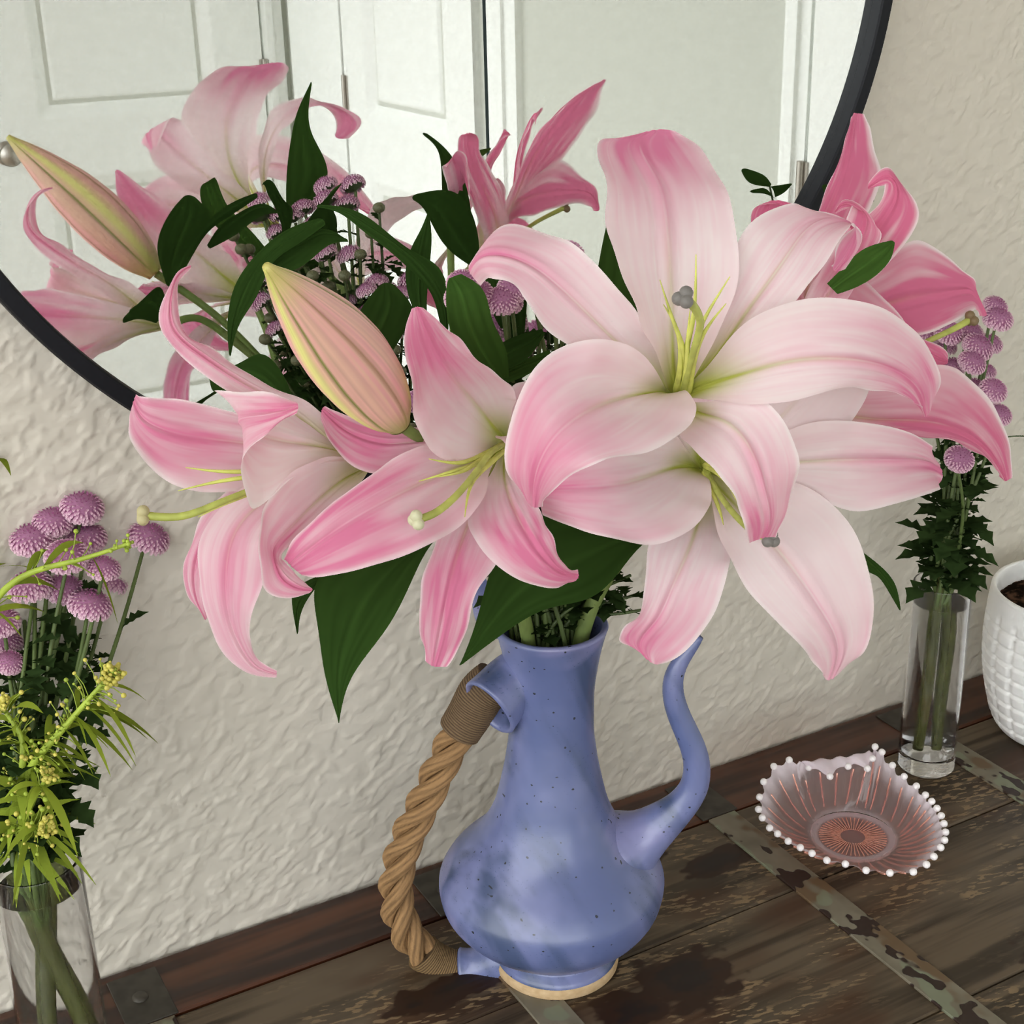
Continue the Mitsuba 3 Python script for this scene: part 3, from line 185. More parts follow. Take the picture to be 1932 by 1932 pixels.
RMUM = [[[4261,-586,3565],0.0093],[[4192,-686,3501],0.0108],[[3977,-221,3312],0.0095],[[3925,-480,3393],0.0105],[[4185,-430,3343],0.011],[[4024,-678,3315],0.0115],[[4373,-471,3242],0.0095],[[3967,-512,3137],0.009],[[3899,-753,3237],0.0103],[[4073,-636,2995],0.0086],[[3926,-950,3076],0.0102],[[4063,-909,2858],0.0092],[[3553,-1045,2656],0.0105],[[4144,-257,3200],0.008],[[4443,-405,3000],0.0073]]
STY = {"L1":[[-178,-2858,4249],[-330,-3119,4488],[-397,-3264,4657],[-447,-3333,4730],[-521,-3388,4804],[-596,-3426,4856]],"L2":[[313,-2387,3642],[202,-2634,3630],[118,-2904,3600],[93,-3078,3586],[92,-3194,3595]],"L3":[[-686,-2092,3879],[-856,-2272,3919],[-1063,-2446,3876],[-1222,-2542,3832],[-1330,-2584,3814],[-1404,-2591,3810]],"L4":[[-1453,-1859,3871],[-1754,-1946,3879],[-1989,-1971,3850],[-2122,-1997,3835],[-2274,-1993,3813],[-2430,-1944,3835]],"L5":[[1405,-2191,3962],[1704,-2275,4009],[1862,-2316,4060],[2026,-2336,4108],[2147,-2338,4145]]}
FIL = {"L1":[[[-172,-2857,4258],[-359,-3133,4565],[-413,-3246,4733],[-439,-3286,4983]],[[-160,-2864,4257],[-314,-3114,4519],[-367,-3243,4681],[-307,-3339,4886]],[[-152,-2869,4257],[-308,-3122,4508],[-340,-3234,4649],[-316,-3332,4775]],[[-193,-2846,4258],[-349,-3094,4520],[-456,-3170,4679],[-543,-3187,4875]],[[-204,-2840,4258],[-337,-3056,4474],[-415,-3136,4631],[-526,-3192,4771]],[[-181,-2853,4258],[-318,-3077,4453],[-383,-3168,4600],[-412,-3218,4738]]],"L2":[[[315,-2392,3657],[244,-2565,3697],[202,-2728,3688],[168,-2858,3628]],[[311,-2388,3663],[263,-2560,3705],[243,-2735,3722],[265,-2833,3667]],[[299,-2397,3628],[194,-2614,3611],[140,-2753,3558],[107,-2819,3532]]],"L3":[[[-699,-2089,3870],[-894,-2226,3897],[-1060,-2330,3929],[-1217,-2357,3987]],[[-701,-2092,3860],[-934,-2261,3876],[-1098,-2366,3907],[-1292,-2398,3907]],[[-692,-2102,3850],[-891,-2290,3863],[-1044,-2425,3842],[-1144,-2551,3754]],[[-700,-2091,3865],[-902,-2250,3887],[-1061,-2367,3897],[-1200,-2401,3910]]],"L4":[[[-1454,-1861,3867],[-1728,-1884,3894],[-1936,-1854,3913],[-2062,-1822,3933],[-2170,-1775,3956]],[[-1455,-1862,3862],[-1738,-1906,3884],[-1952,-1878,3892],[-2090,-1851,3886],[-2226,-1810,3865]],[[-1456,-1864,3857],[-1750,-1933,3861],[-1976,-1942,3825],[-2079,-1942,3802],[-2182,-1926,3765]]],"L5":[]}
ROPE = [[-300,-1196,2055,110.5],[-368,-1157,1970,117.2],[-418,-1128,1863,114.6],[-491,-1086,1718,108.9],[-600,-1023,1464,106.9],[-703,-963,1199,108.1],[-796,-910,961,109.2],[-861,-872,716,110.3],[-878,-863,483,111.4],[-840,-884,260,112.4],[-747,-938,75,109.7],[-652,-993,-15,106.7],[-544,-1056,-68,103.4]]
SPOUT = [[180,-1474,643,401.4],[295,-1540,789,285.9],[381,-1590,874,251.7],[472,-1642,947,178.3],[570,-1699,1042,131.5],[668,-1756,1156,101.4],[741,-1798,1300,87.8],[751,-1804,1473,80.7],[715,-1783,1626,75.4],[662,-1752,1777,70.1],[624,-1730,1930,64.9],[624,-1730,2062,58.2],[663,-1753,2178,47.0],[718,-1785,2272,34.3],[752,-1804,2327,21.8]]
CUP = [[-89,-1318,2108,176.3],[-171,-1271,2081,179.7],[-232,-1235,2039,189.5],[-283,-1206,1997,202.5],[-327,-1181,1962,221.9]]
FOOTCUP = [[-148,-1284,53,205.6],[-282,-1207,21,171.6],[-393,-1142,-28,141.0],[-478,-1094,-52,127.4],[-534,-1061,-60,137.8]]
THUMB = [[[-134,-1002,2205],[-185,-973,2206],[-78,-1033,2204]],[[-140,-832,2333],[-207,-815,2289],[-69,-871,2331]],[[-115,-737,2451],[-158,-720,2437],[-78,-758,2450]],[[-102,-689,2501],[-118,-683,2496],[-92,-698,2495]]]
PROF = [[92,352],[176,402],[291,536],[421,648],[563,709],[742,724],[918,679],[1074,569],[1208,465],[1360,393],[1509,346],[1657,312],[1803,281],[1948,263],[2090,265],[2195,283],[2283,310],[2349,337]]
BOWL = [[2961,-1053,500],[2964,-1124,490],[2938,-1266,460],[2928,-1399,440],[2937,-1516,420],[2932,-1614,400],[2935,-1675,380],[2927,-1737,360],[2909,-1799,340],[2865,-1870,330],[2811,-1941,320],[2748,-1996,310],[2674,-2036,300],[2570,-2079,290],[2473,-2110,280],[2360,-2106,260],[2239,-2014,240],[2133,-1899,230],[2062,-1772,230],[1983,-1674,230],[1939,-1570,240],[1905,-1487,250],[1872,-1395,260],[1847,-1309,280],[1825,-1247,300],[1830,-1157,330],[1845,-1094,360],[1919,-1010,390],[2030,-915,430],[2182,-839,470],[2312,-854,490],[2433,-935,430],[2495,-1097,420],[2687,-1073,430],[2798,-1156,420],[2879,-1118,460]]
BLIP = [[2402,-897,470],[2530,-941,470],[2666,-989,470],[2800,-1028,470],[2925,-1044,470]]
BASE = [2527,-1342,40]
WEED = {"a":[[-2986,-640,1332],[-2986,-702,1787],[-2925,-852,2122],[-2774,-949,2329],[-2614,-1017,2514],[-2457,-1069,2684]],"b":[[-2997,-617,1321],[-3037,-468,2118],[-3028,-396,2639],[-2883,-483,2979],[-2720,-579,3107],[-2557,-686,3163],[-2396,-792,3220],[-2238,-874,3279]],"c":[[-3022,-613,1346],[-3002,-748,1785],[-2965,-831,2118],[-2945,-817,2315],[-2990,-779,2438],[-3006,-756,2517]],"d":[[-2997,-655,1380],[-3014,-885,1800],[-2945,-1024,2053],[-2873,-1072,2177]],"e":[[-3041,-680,1413],[-3097,-857,1763],[-3013,-1076,1904],[-2941,-1183,1947]],"f":[[-3012,-625,1332],[-3041,-353,2128],[-2821,-35,3181],[-2706,56,3567],[-2647,92,3762]]}

W = lambda a: np.asarray(a, float) / 1e4

# ---------------------------------------------------------------- the room
FLOOR, CEIL, XB, YF, XL = -0.85, 1.60, 1.139, -3.236, -2.6
def struct(key, mesh, m, smooth=False, **kw):
    put(key, mesh, m, smooth, **kw)
    if '__' not in key: tag(key, kw.get('label'), kind='structure')
# knockdown plaster relief on the part of the wall around the mirror and the table
gx, gz = np.meshgrid(np.linspace(-0.78, 0.70, 840), np.linspace(-0.06, 0.92, 556), indexing='ij')
gp = np.stack([gx, 0 * gx, gz], -1)
isl = meshkit.fbm(gp * 118, 3, 5); rdg = np.abs(meshkit.fbm(gp * 62 + 7.3, 3, 9) - 0.5); zone = meshkit.fbm(gp * 24, 2, 3)
hh = 0.00100 * sstep(0.47, 0.58, isl) + 0.00085 * sstep(0.045, 0.010, rdg) * sstep(0.38, 0.58, zone) + 0.00010 * (meshkit.noise(gp * 420) - 0.5)
ed = np.minimum.reduce([gx + 0.78, 0.70 - gx, gz + 0.06, 0.92 - gz]); hh = hh * sstep(0, 0.02, ed)
wall_v = np.stack([gx, 0.0007 - hh, gz], -1).reshape(-1, 3)
wbx = box(XL, XB, 0.0008, 0.1, FLOOR, CEIL)
wb = trimesh.util.concatenate([trimesh.Trimesh(wall_v, grid_faces(840, 556)[:, ::-1], process=False), trimesh.Trimesh(wbx.vertices[wbx.faces].reshape(-1, 3), np.arange(36).reshape(-1, 3), process=False)])
struct('wall_back', wb, 'plaster', True); labels['wall_back']['label'] = 'beige knockdown textured wall behind the mirror and table'
struct('wall_right', box(XB, XB + 0.1, YF - 0.1, 0.1, FLOOR, CEIL), 'grey_paint'); labels['wall_right']['label'] = 'pale grey side wall seen in the mirror between two door casings'
struct('wall_front', box(0.16, XB, YF - 0.1, YF, FLOOR, CEIL), 'grey_paint'); labels['wall_front']['label'] = 'wall around the panelled door seen in the mirror'  # ends early on its left, leaving the room open to sky light
struct('floor', box(XL - 1.5, XB, YF - 1.5, 0.1, FLOOR - 0.05, FLOOR), 'floor_material'); labels['floor']['label'] = 'carpeted floor of the room'
struct('ceiling', box(-1.35, XB + 0.1, YF - 0.1, 0.1, CEIL, CEIL + 0.05), 'ceiling_paint'); labels['ceiling']['label'] = 'plain white ceiling out of view, stopped short on the left to let sky light in'  # out of view; stops short on the left so sky light comes in
def panel_door(key, fixed, a0, a1, z0, z1, panels, axis, face):
    """slab with moulded panels; axis 'x': door lies along x facing +y at y=fixed; axis 'y': along y facing -x at x=fixed"""
    th = 0.018
    def bx(u0, u1, w0, w1, d0, d1):
        return box(u0, u1, fixed + d0, fixed + d1, w0, w1) if axis == 'x' else box(fixed - d1, fixed - d0, u0, u1, w0, w1)
    parts = []
    zs = sorted(panels, key=lambda q: q[2])
    us = [a0] + [v for q in zs[:1] for v in (q[0], q[1])] + [a1]
    parts += [bx(a0, us[1], z0, z1, -0.02, th), bx(us[2], a1, z0, z1, -0.02, th)]
    prev = z0
    for (u0, u1, w0, w1) in zs:
        parts.append(bx(us[1], us[2], prev, w0, -0.02, th)); prev = w1
    parts.append(bx(us[1], us[2], prev, z1, -0.02, th))
    put(key, cat(*parts), 'white_paint', False); tag(key, None, kind='structure')
    for k, (u0, u1, w0, w1) in enumerate(zs):
        m = 0.040
        o = np.array([[u0, w0], [u1, w0], [u1, w1], [u0, w1]]); i = np.array([[u0 + m, w0 + m], [u1 - m, w0 + m], [u1 - m, w1 - m], [u0 + m, w1 - m]]); i2 = np.array([[u0 + 1.25 * m, w0 + 1.25 * m], [u1 - 1.25 * m, w0 + 1.25 * m], [u1 - 1.25 * m, w1 - 1.25 * m], [u0 + 1.25 * m, w1 - 1.25 * m]])
        rings = [(o, th), (i, -0.004), (i2, 0.006)]
        v = []
        for q, d in rings:
            for u, w in q: v.append([u, fixed + d, w] if axis == 'x' else [fixed - d, u, w])
        f = []
        for r_ in range(2):
            for j in range(4): f.append([4 * r_ + j, 4 * r_ + (j + 1) % 4, 4 * r_ + 4 + (j + 1) % 4, 4 * r_ + 4 + j])
        f.append([8, 9, 10, 11])
        put(f'{key}__panel' + (f'_{k:03d}' if k else ''), (np.array(v), np.array(f)), 'white_paint', False)
panel_door('door_1', YF, 0.275, 1.054, FLOOR + 0.01, 1.18, [(0.436, 0.917, 0.19, 1.02), (0.436, 0.917, -0.62, 0.036)], 'x', 1)
labels['door_1']['label'] = 'white panelled door with a knob reflected at the left of the mirror'
kn = lathe([(0.0001, 0), (0.030, 0), (0.031, 0.004), (0.012, 0.008), (0.012, 0.030), (0.022, 0.036), (0.029, 0.048), (0.027, 0.060), (0.015, 0.068), (0.0001, 0.069)], 32)
kn.apply_transform(trimesh.transformations.rotation_matrix(-math.pi / 2, [1, 0, 0])); kn.apply_translation([0.342, YF + 0.018, 0.113])
put('door_1__knob', kn, 'nickel'); labels['door_1__knob'] = {'label': 'dark metal round door knob'}
panel_door('door_2', XB, -2.806, -2.104, FLOOR + 0.01, 1.18, [(-2.679, -2.240, 0.19, 1.02), (-2.679, -2.240, -0.62, 0.036)], 'y', -1)
labels['door_2']['label'] = 'white panelled door reflected at the top middle of the mirror'
panel_door('door_3', XB, -1.008, -0.25, FLOOR + 0.01, 1.18, [(-0.88, -0.38, 0.19, 1.02), (-0.88, -0.38, -0.62, 0.036)], 'y', -1)
labels['door_3']['label'] = 'white door reflected at the right edge of the mirror'
def hinge(key, c, axis):
    if axis == 'y': m = cat(box(XB - 0.022, XB - 0.017, c[1] - 0.012, c[1] + 0.012, c[2] - 0.042, c[2] + 0.042), trimesh.creation.cylinder(0.006, 0.086, sections=16, transform=T_(XB - 0.024, c[1], c[2])))
    else: m = cat(box(c[0] - 0.012, c[0] + 0.012, YF + 0.017, YF + 0.022, c[2] - 0.042, c[2] + 0.042), trimesh.creation.cylinder(0.006, 0.086, sections=16, transform=T_(c[0], YF + 0.024, c[2])))
    put(key, m, 'nickel', 30)
def T_(x, y, z): return trimesh.transformations.translation_matrix([x, y, z])
hinge('door_2__hinge', (XB, -2.800, 0.243), 'y'); hinge('door_3__hinge', (XB, -1.016, 0.235), 'y'); hinge('door_1__hinge', (1.057, YF, 0.262), 'x')
def casing_y(y0, y1): return cat(box(XB - 0.016, XB, y0, y1, FLOOR, 1.13), box(XB - 0.024, XB - 0.016, y0 + 0.25 * (y1 - y0), y0 + 0.62 * (y1 - y0), FLOOR, 1.13))
struct('trim_1', cat(box(1.062, 1.122, YF, YF + 0.016, FLOOR, 1.25), box(1.072, 1.092, YF + 0.016, YF + 0.022, FLOOR, 1.25)), 'white_paint'); labels['trim_1']['label'] = 'white casing at the right of the door with the knob'
struct('trim_2', cat(box(XB - 0.014, XB, -3.18, -2.93, FLOOR, 1.25), box(XB - 0.022, XB, -2.93, -2.812, FLOOR, 1.25)), 'white_paint'); labels['trim_2']['label'] = 'wide white casing between the two reflected doors'
struct('trim_3', casing_y(-2.042, -1.921), 'white_paint'); labels['trim_3']['label'] = 'white casing beside the pale grey wall'
struct('trim_4', casing_y(-1.079, -1.018), 'white_paint'); labels['trim_4']['label'] = 'white casing at the right edge of the mirror'
struct('gap_shade_strip_5', box(XB - 0.006, XB, -2.075, -2.050, FLOOR, 1.2), 'gap_shade'); labels['gap_shade_strip_5']['label'] = 'dark strip painted as the shade in the gap beside the reflected door'  # dark strip laid on the wall as the painted shade of the gap

# ---------------------------------------------------------------- console table
TX0, TX1, TY0 = -0.80, 0.80, -0.46
tab = 'console_table'
tag(tab, 'dark reclaimed wood console table with pale metal straps across its planks', 'table')
put(tab + '__edge_board', box(TX0, TX1, -0.0585, -0.002, -0.03, 0.001, 0.0015), 'edge_wood', False)
put(tab + '__edge_board_001', box(TX0, TX1, TY0, TY0 + 0.055, -0.03, 0.001, 0.0015), 'edge_wood', False)
straps = [-0.642, -0.442, -0.242, -0.028, 0.1905, 0.405, 0.615]
xs = [TX0] + straps + [TX1]; ys = [-0.059, -0.157, -0.297, TY0 + 0.0555]
k = 0
for i in range(len(xs) - 1):
    for j in range(3):
        rr = random.Random(i * 7 + j); dz = rr.uniform(-0.0006, 0.0002)
        put(tab + '__plank' + (f'_{k:03d}' if k else ''), box(xs[i] + 0.0008, xs[i + 1] - 0.0008, ys[j + 1] + 0.0006, ys[j] - 0.0006, -0.022, dz, 0.0012), 'plank_wood', False); k += 1
for k, x in enumerate(straps):
    put(tab + '__strap' + (f'_{k:03d}' if k else ''), box(x - 0.0122, x + 0.0122, TY0 + 0.058, -0.0600, -0.001, 0.0014, 0.0006), 'strap_metal', False)
    key = tab + '__corner_plate' + (f'_{k:03d}' if k else '')
    put(key, box(x - 0.017, x + 0.015, -0.060, -0.010, 0.0008, 0.0022, 0.0005), 'plate_metal', False)
    b = lathe([(0.0052, 0), (0.0050, 0.0012), (0.0035, 0.0024), (0.0001, 0.0028)], 20); b.apply_translation([x - 0.002, -0.035, 0.0022])
    put(key + '__bolt', b, 'plate_metal')
put(tab + '__apron', box(TX0 + 0.03, TX1 - 0.03, TY0 + 0.03, -0.03, -0.14, -0.0225), 'edge_wood', False)
for k, (x, y) in enumerate([(TX0 + 0.06, TY0 + 0.06), (TX1 - 0.06, TY0 + 0.06), (TX0 + 0.06, -0.06), (TX1 - 0.06, -0.06)]):
    put(tab + '__leg' + (f'_{k:03d}' if k else ''), box(x - 0.03, x + 0.03, y - 0.03, y + 0.03, FLOOR, -0.141, 0.003), 'edge_wood', False)

# ---------------------------------------------------------------- round mirror
MC, MR = np.array([0.0145, 0.622]), 0.3255
def ring(prof, sides=180):
    m = lathe(prof, sides); m.apply_transform(np.array([[1, 0, 0, MC[0]], [0, 0, -1, 0], [0, 1, 0, MC[1]], [0, 0, 0, 1.0]])); return m
mir = 'wall_mirror'; tag(mir, 'large round mirror in a thin black frame on the beige wall', 'mirror')
put(mir + '__frame', ring([(MR, 0.0005), (MR + 0.0005, 0.010), (MR, 0.0255), (MR - 0.0012, 0.027), (MR - 0.0088, 0.027), (MR - 0.0100, 0.0258), (MR - 0.0105, 0.0186), (MR - 0.0105, 0.0005), (MR, 0.0005)]), 'frame_black', 40)
a = np.arange(180) * 2 * np.pi / 180
gv = np.vstack([np.stack([np.cos(a) * (MR - 0.0106) + MC[0], a * 0 - 0.018, np.sin(a) * (MR - 0.0106) + MC[1]], 1), [[MC[0], -0.018, MC[1]]]])
gf = np.array([[i, (i + 1) % 180, 180] for i in range(180)])
put(mir + '__glass', (gv, gf), 'mirror_glass', False)

# ---------------------------------------------------------------- blue pitcher
pit = 'blue_pitcher'; tag(pit, 'blue glazed stoneware pitcher with curved spout and rope handle, full of lilies', 'pitcher')
PC = np.array([0.0, -0.13697, 0.0])
from scipy.interpolate import PchipInterpolator
kz = [0.0165, 0.022, 0.03, 0.04, 0.052, 0.065, 0.078, 0.09, 0.1, 0.11, 0.12, 0.135, 0.155, 0.175, 0.195, 0.215, 0.239]
kr = np.array([330, 414, 513, 618, 693, 712, 650, 535, 448, 392, 351, 315, 277, 256, 256, 277, 329]) / 1e4
cs = PchipInterpolator(kz, kr); zt = np.linspace(0.0165, 0.239, 120); rt = cs(zt)
for _ in range(3): rt[1:-1] = 0.25 * rt[:-2] + 0.5 * rt[1:-1] + 0.25 * rt[2:]
prof = [(0.0390, 0.0072), (0.0393, 0.0095), (0.0378, 0.0120), (0.0345, 0.0145)] + [(float(r), float(z)) for r, z in zip(rt, zt)]
R1, Z1 = prof[-1]
prof += [(R1 + 0.0006, Z1 + 0.0015), (R1 - 0.0004, Z1 + 0.0030), (R1 - 0.0024, Z1 + 0.0030), (R1 - 0.0036, Z1 + 0.0012), (R1 - 0.0050, Z1 - 0.006), (0.0232, 0.212), (0.0220, 0.19), (0.0220, 0.13), (0.0215, 0.12), (0.0001, 0.119)]
body = lathe(prof, 128); bv = np.array(body.vertices); sh = 0.0034 * sstep(0.010, 0.055, bv[:, 2]); bv[:, 0] += 0.015 * bv[:, 2] - 0.88 * sh; bv[:, 1] += 0.48 * sh; body.vertices = bv; body.apply_translation(PC)
put(pit + '__body', body, 'blue_glaze')
fo = lathe([(0.0001, 0.0005), (0.0385, 0.0005), (0.0398, 0.002), (0.0402, 0.006), (0.0394, 0.0085), (0.036, 0.010)], 128); fo.apply_translation(PC)
put(pit + '__foot', fo, 'raw_clay', 50); labels[pit + '__foot'] = {'label': 'unglazed tan clay foot ring'}
sp = spline(np.array(SPOUT, float) / 1e4, 70)
put(pit + '__spout', tube(sp[:, :3], sp[:, 3], 40), 'blue_glaze'); labels[pit + '__spout'] = {'label': 'slender S-curved spout'}
def cup(pts, squash=None):
    c = spline(np.array(pts, float) / 1e4, 24); t, A, B = frames(c[:, :3]); p = c[:, :3]
    w = np.array([math.cos(HEAD), -math.sin(HEAD), 0.0]); nrm = np.array([-math.sin(HEAD), -math.cos(HEAD), 0.0])
    if squash: p = p + nrm * (0.016 * np.linspace(0, 1, len(p)) ** 1.6)[:, None]; t = frames(p)[0]
    th = np.arange(40) * 2 * np.pi / 40
    def shell(off):
        out = []
        for k in range(len(p)):
            h = np.cross(t[k], [0, 0, 1.0]); h /= np.linalg.norm(h); vv = np.cross(h, t[k])
            r = c[k, 3] - off; q = r if squash is None else min(r, squash - off)
            out.append(p[k] + r * np.cos(th)[:, None] * vv + q * np.sin(th)[:, None] * h)
        return np.array(out)
    o, i = shell(0), shell(0.0028); n = len(p)
    P = np.concatenate([o, (o[-1:] + i[-1:]) / 2 + t[-1] * 0.0012, i[::-1]], 0)
    return trimesh.Trimesh(P.reshape(-1, 3), grid_faces(len(P), 40, True), process=False)
cc = np.array(CUP, float); 
put(pit + '__handle_cup', cup(CUP, 0.0170), 'blue_glaze'); put(pit + '__handle_cup_001', cup(FOOTCUP), 'blue_glaze')
def sheet(stations, nu=40, nv=17, ruffle=0.0, groove=0.0, seed=0, tipcurl=0):
    s = W(stations); n = len(s)
    d = np.r_[0, np.cumsum(np.linalg.norm(np.diff(s[:, 0], axis=0), axis=1) ** 0.8 + 1e-5)]
    c = CubicSpline(d / d[-1], s.reshape(n, 9), bc_type='natural')(np.linspace(0, 1, nu)).reshape(nu, 3, 3)
    v = np.linspace(-1, 1, nv)[None, :, None]
    Mm, L, R = c[:, 0][:, None], c[:, 1][:, None], c[:, 2][:, None]
    p = Mm + v * (R - L) / 2 + v * v * ((L + R) / 2 - Mm)
    du, dv = np.gradient(p, axis=0), np.gradient(p, axis=1)
    nn = np.cross(du, dv); nn /= np.linalg.norm(nn, axis=-1, keepdims=True) + 1e-12
    u = np.linspace(0, 1, nu)[:, None]; vv = np.linspace(-1, 1, nv)[None, :]
    if ruffle:
        env = sstep(0.15, 0.4, u) * np.abs(vv) ** 3
        ph = seed * 1.7
        h = ruffle * env * (np.sin(u * 21 + ph + (vv > 0) * 2.1) * 0.6 + np.sin(u * 37 + ph * 2 + (vv > 0) * 1.1) * 0.4)
        p = p + nn * h[..., None]
    if groove:
        h = -groove * np.exp(-(vv / 0.07) ** 2) * sstep(0, 0.1, u) * (1 - sstep(0.85, 1, u)) + groove * 0.5 * np.exp(-((np.abs(vv) - 0.17) / 0.07) ** 2)
        p = p + nn * h[..., None]
    uv = np.stack([u + 0 * vv, (vv + 1) / 2 + 0 * u], -1).reshape(-1, 2)
    return p.reshape(-1, 3), grid_faces(nu, nv), uv, u, vv
p_, f_, uv_, _, _ = sheet(THUMB, 20, 9)
th = trimesh.Trimesh(p_, f_, process=False); nrm = np.array([0.0, 0.004, 0.0])
put(pit + '__thumb_rest', cat(th, trimesh.Trimesh(p_ + nrm, f_[:, ::-1], process=False)), 'blue_glaze')
# rope: three strands laid round each other, each with yarn ridges
rope = spline(np.array(ROPE, float) / 1e4, 260)
def rope_mesh(i0, i1):
    p, rad = rope[i0:i1, :3], rope[i0:i1, 3]
    t, A, B = frames(p); s = np.r_[0, np.cumsum(np.linalg.norm(np.diff(p, axis=0), axis=1))]
    ms, cols = [], []
    for k in range(3):
        ph = s / 0.066 * 2 * np.pi + k * 2 * np.pi / 3
        q = p + (0.57 * rad)[:, None] * (np.cos(ph)[:, None] * A + np.sin(ph)[:, None] * B)
        sd = 44
        L = s[:, None] / s[-1]
        def shp(u, ang):
            y = np.abs(np.sin(3.5 * (ang - u * s[-1] / 0.020 * 1.0)))
            return 1 - 0.07 * (1 - y) ** 1.5
        m = tube(q, 0.465 * rad, sd, cap=True, shape=shp)
        u = np.linspace(0, 1, len(q))[:, None]; ang = (np.arange(sd) * 2 * np.pi / sd)[None, :]
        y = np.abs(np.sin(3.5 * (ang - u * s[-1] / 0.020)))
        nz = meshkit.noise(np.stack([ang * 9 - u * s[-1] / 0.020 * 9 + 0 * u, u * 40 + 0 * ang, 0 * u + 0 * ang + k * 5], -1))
        b = np.clip(0.45 + 0.4 * y + 0.5 * (nz - 0.5), 0, 1)[..., None]  # shade in the yarn grooves is put into the colour
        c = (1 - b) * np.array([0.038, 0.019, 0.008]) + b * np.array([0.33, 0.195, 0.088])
        ms.append(m); cols.append(np.vstack([c.reshape(-1, 3), c[0].mean(0)[None], c[-1].mean(0)[None]]))
    return cat(*ms), np.vstack(cols)
rm, rc = rope_mesh(40, 240)
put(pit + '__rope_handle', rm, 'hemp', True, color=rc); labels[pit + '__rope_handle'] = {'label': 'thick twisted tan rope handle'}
def wrap(i0, i1, name, dark, fat=1.08):
    p, rad = rope[i0:i1, :3], rope[i0:i1, 3]; n = 220
    u0 = np.linspace(0, 1, len(p)); un = np.linspace(0, 1, n)
    q = np.stack([np.interp(un, u0, p[:, k]) for k in range(3)], 1); r = np.interp(un, u0, rad) * fat
    L = np.linalg.norm(np.diff(q, axis=0), axis=1).sum(); turns = L / 0.0016
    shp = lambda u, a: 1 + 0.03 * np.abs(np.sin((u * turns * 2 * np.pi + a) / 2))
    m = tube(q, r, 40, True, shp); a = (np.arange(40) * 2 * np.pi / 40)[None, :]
    b = (np.abs(np.sin((un[:, None] * turns * 2 * np.pi + a) / 2)) * 0.75 + 0.25 * meshkit.noise(np.stack([a * 12 + 0 * un[:, None], un[:, None] * 60 + 0 * a, 0 * a + 0 * un[:, None]], -1)))[..., None]  # colour darkens between the twine turns, painted as groove shade
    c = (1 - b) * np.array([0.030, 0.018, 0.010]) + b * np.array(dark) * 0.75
    put(pit + '__' + name, m, 'hemp', True, color=np.vstack([c.reshape(-1, 3), c[0].mean(0)[None], c[-1].mean(0)[None]]))
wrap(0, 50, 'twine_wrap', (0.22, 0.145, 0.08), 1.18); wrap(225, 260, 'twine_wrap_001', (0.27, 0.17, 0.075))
labels[pit + '__twine_wrap'] = {'label': 'brown twine binding at the top of the rope'}

# ---------------------------------------------------------------- lilies
PALE, PINK, DEEP, EDGE, GREEN = np.array([0.86, 0.755, 0.765]), np.array([0.74, 0.235, 0.395]), np.array([0.62, 0.125, 0.235]), np.array([0.86, 0.80, 0.80]), np.array([0.42, 0.47, 0.09])
def petal_color(u, v, style, seed):
    """style: (overall pink, pink start, midrib, how deep, edge, green)"""
    amt, a, mid, deep, edge, green = style
    n1 = meshkit.fbm(np.stack([u * 3.6 + 0 * v, v * 4.5 + 0 * u, 0 * u + 0 * v + seed * 3.1], -1), 3)
    n2 = meshkit.fbm(np.stack([u * 6 + 0 * v, v * 26 + 0 * u, 0 * u + 0 * v + seed * 7.7], -1), 3)
    n3 = meshkit.fbm(np.stack([u * 5 + 0 * v, v * 4 + 0 * u, 0 * u + 0 * v + seed * 1.3 + 40], -1), 3)
    t = amt * sstep(a - 0.15, a + 0.45, u) * (1 - 0.35 * np.abs(v) ** 2) + 0.10 * amt
    t = t * (0.25 + 1.5 * n1) + 0.26 * (n2 - 0.5) * sstep(0.1, 0.5, u) * (0.25 + amt) + 0.55 * (n3 - 0.5) * amt * sstep(0.2, 0.5, u)
    t = t + mid * (np.exp(-(v / 0.20) ** 2) * 0.34 * sstep(0.25, 0.65, u) + np.exp(-((np.abs(v) - 0.035) / 0.022) ** 2) * 0.22 * sstep(0.08, 0.4, u) - np.exp(-(v / 0.018) ** 2) * 0.15)
    t = np.clip(t, 0, 1)[..., None]
    pk = PINK * (1 - deep) + DEEP * deep
    c = PALE * (1 - t) + pk * t
    e = (edge * sstep(0.88, 0.985, np.abs(v) + 0.10 * (n2 - 0.5)) * sstep(0.25, 0.6, u))[..., None]
    c = c * (1 - e) + EDGE * e
    g = (green * (1 - sstep(0.10, 0.42, u + 0.16 * np.abs(v)))) [..., None] + (0.42 * green * np.exp(-(v / 0.06) ** 2) * (1 - sstep(0.3, 0.7, u)))[..., None]
    g = np.clip(g, 0, 1)
    return (c * (1 - g) + GREEN * g).reshape(-1, 3)
STYLE = {'L1': (0.82, 0.55, 0.5, 0.0, 0.8, 1.15), 'L2': (0.76, 0.55, 0.5, 0.05, 0.75, 1.1), 'L3': (0.90, 0.32, 0.45, 0.12, 0.6, 0.9), 'L4': (0.70, 0.30, 0.55, 0.10, 0.7, 0.7), 'L5': (0.92, 0.12, 0.75, 0.55, 0.85, 0.5), 'L6': (0.85, 0.15, 0.6, 0.45, 0.7, 0.4)}
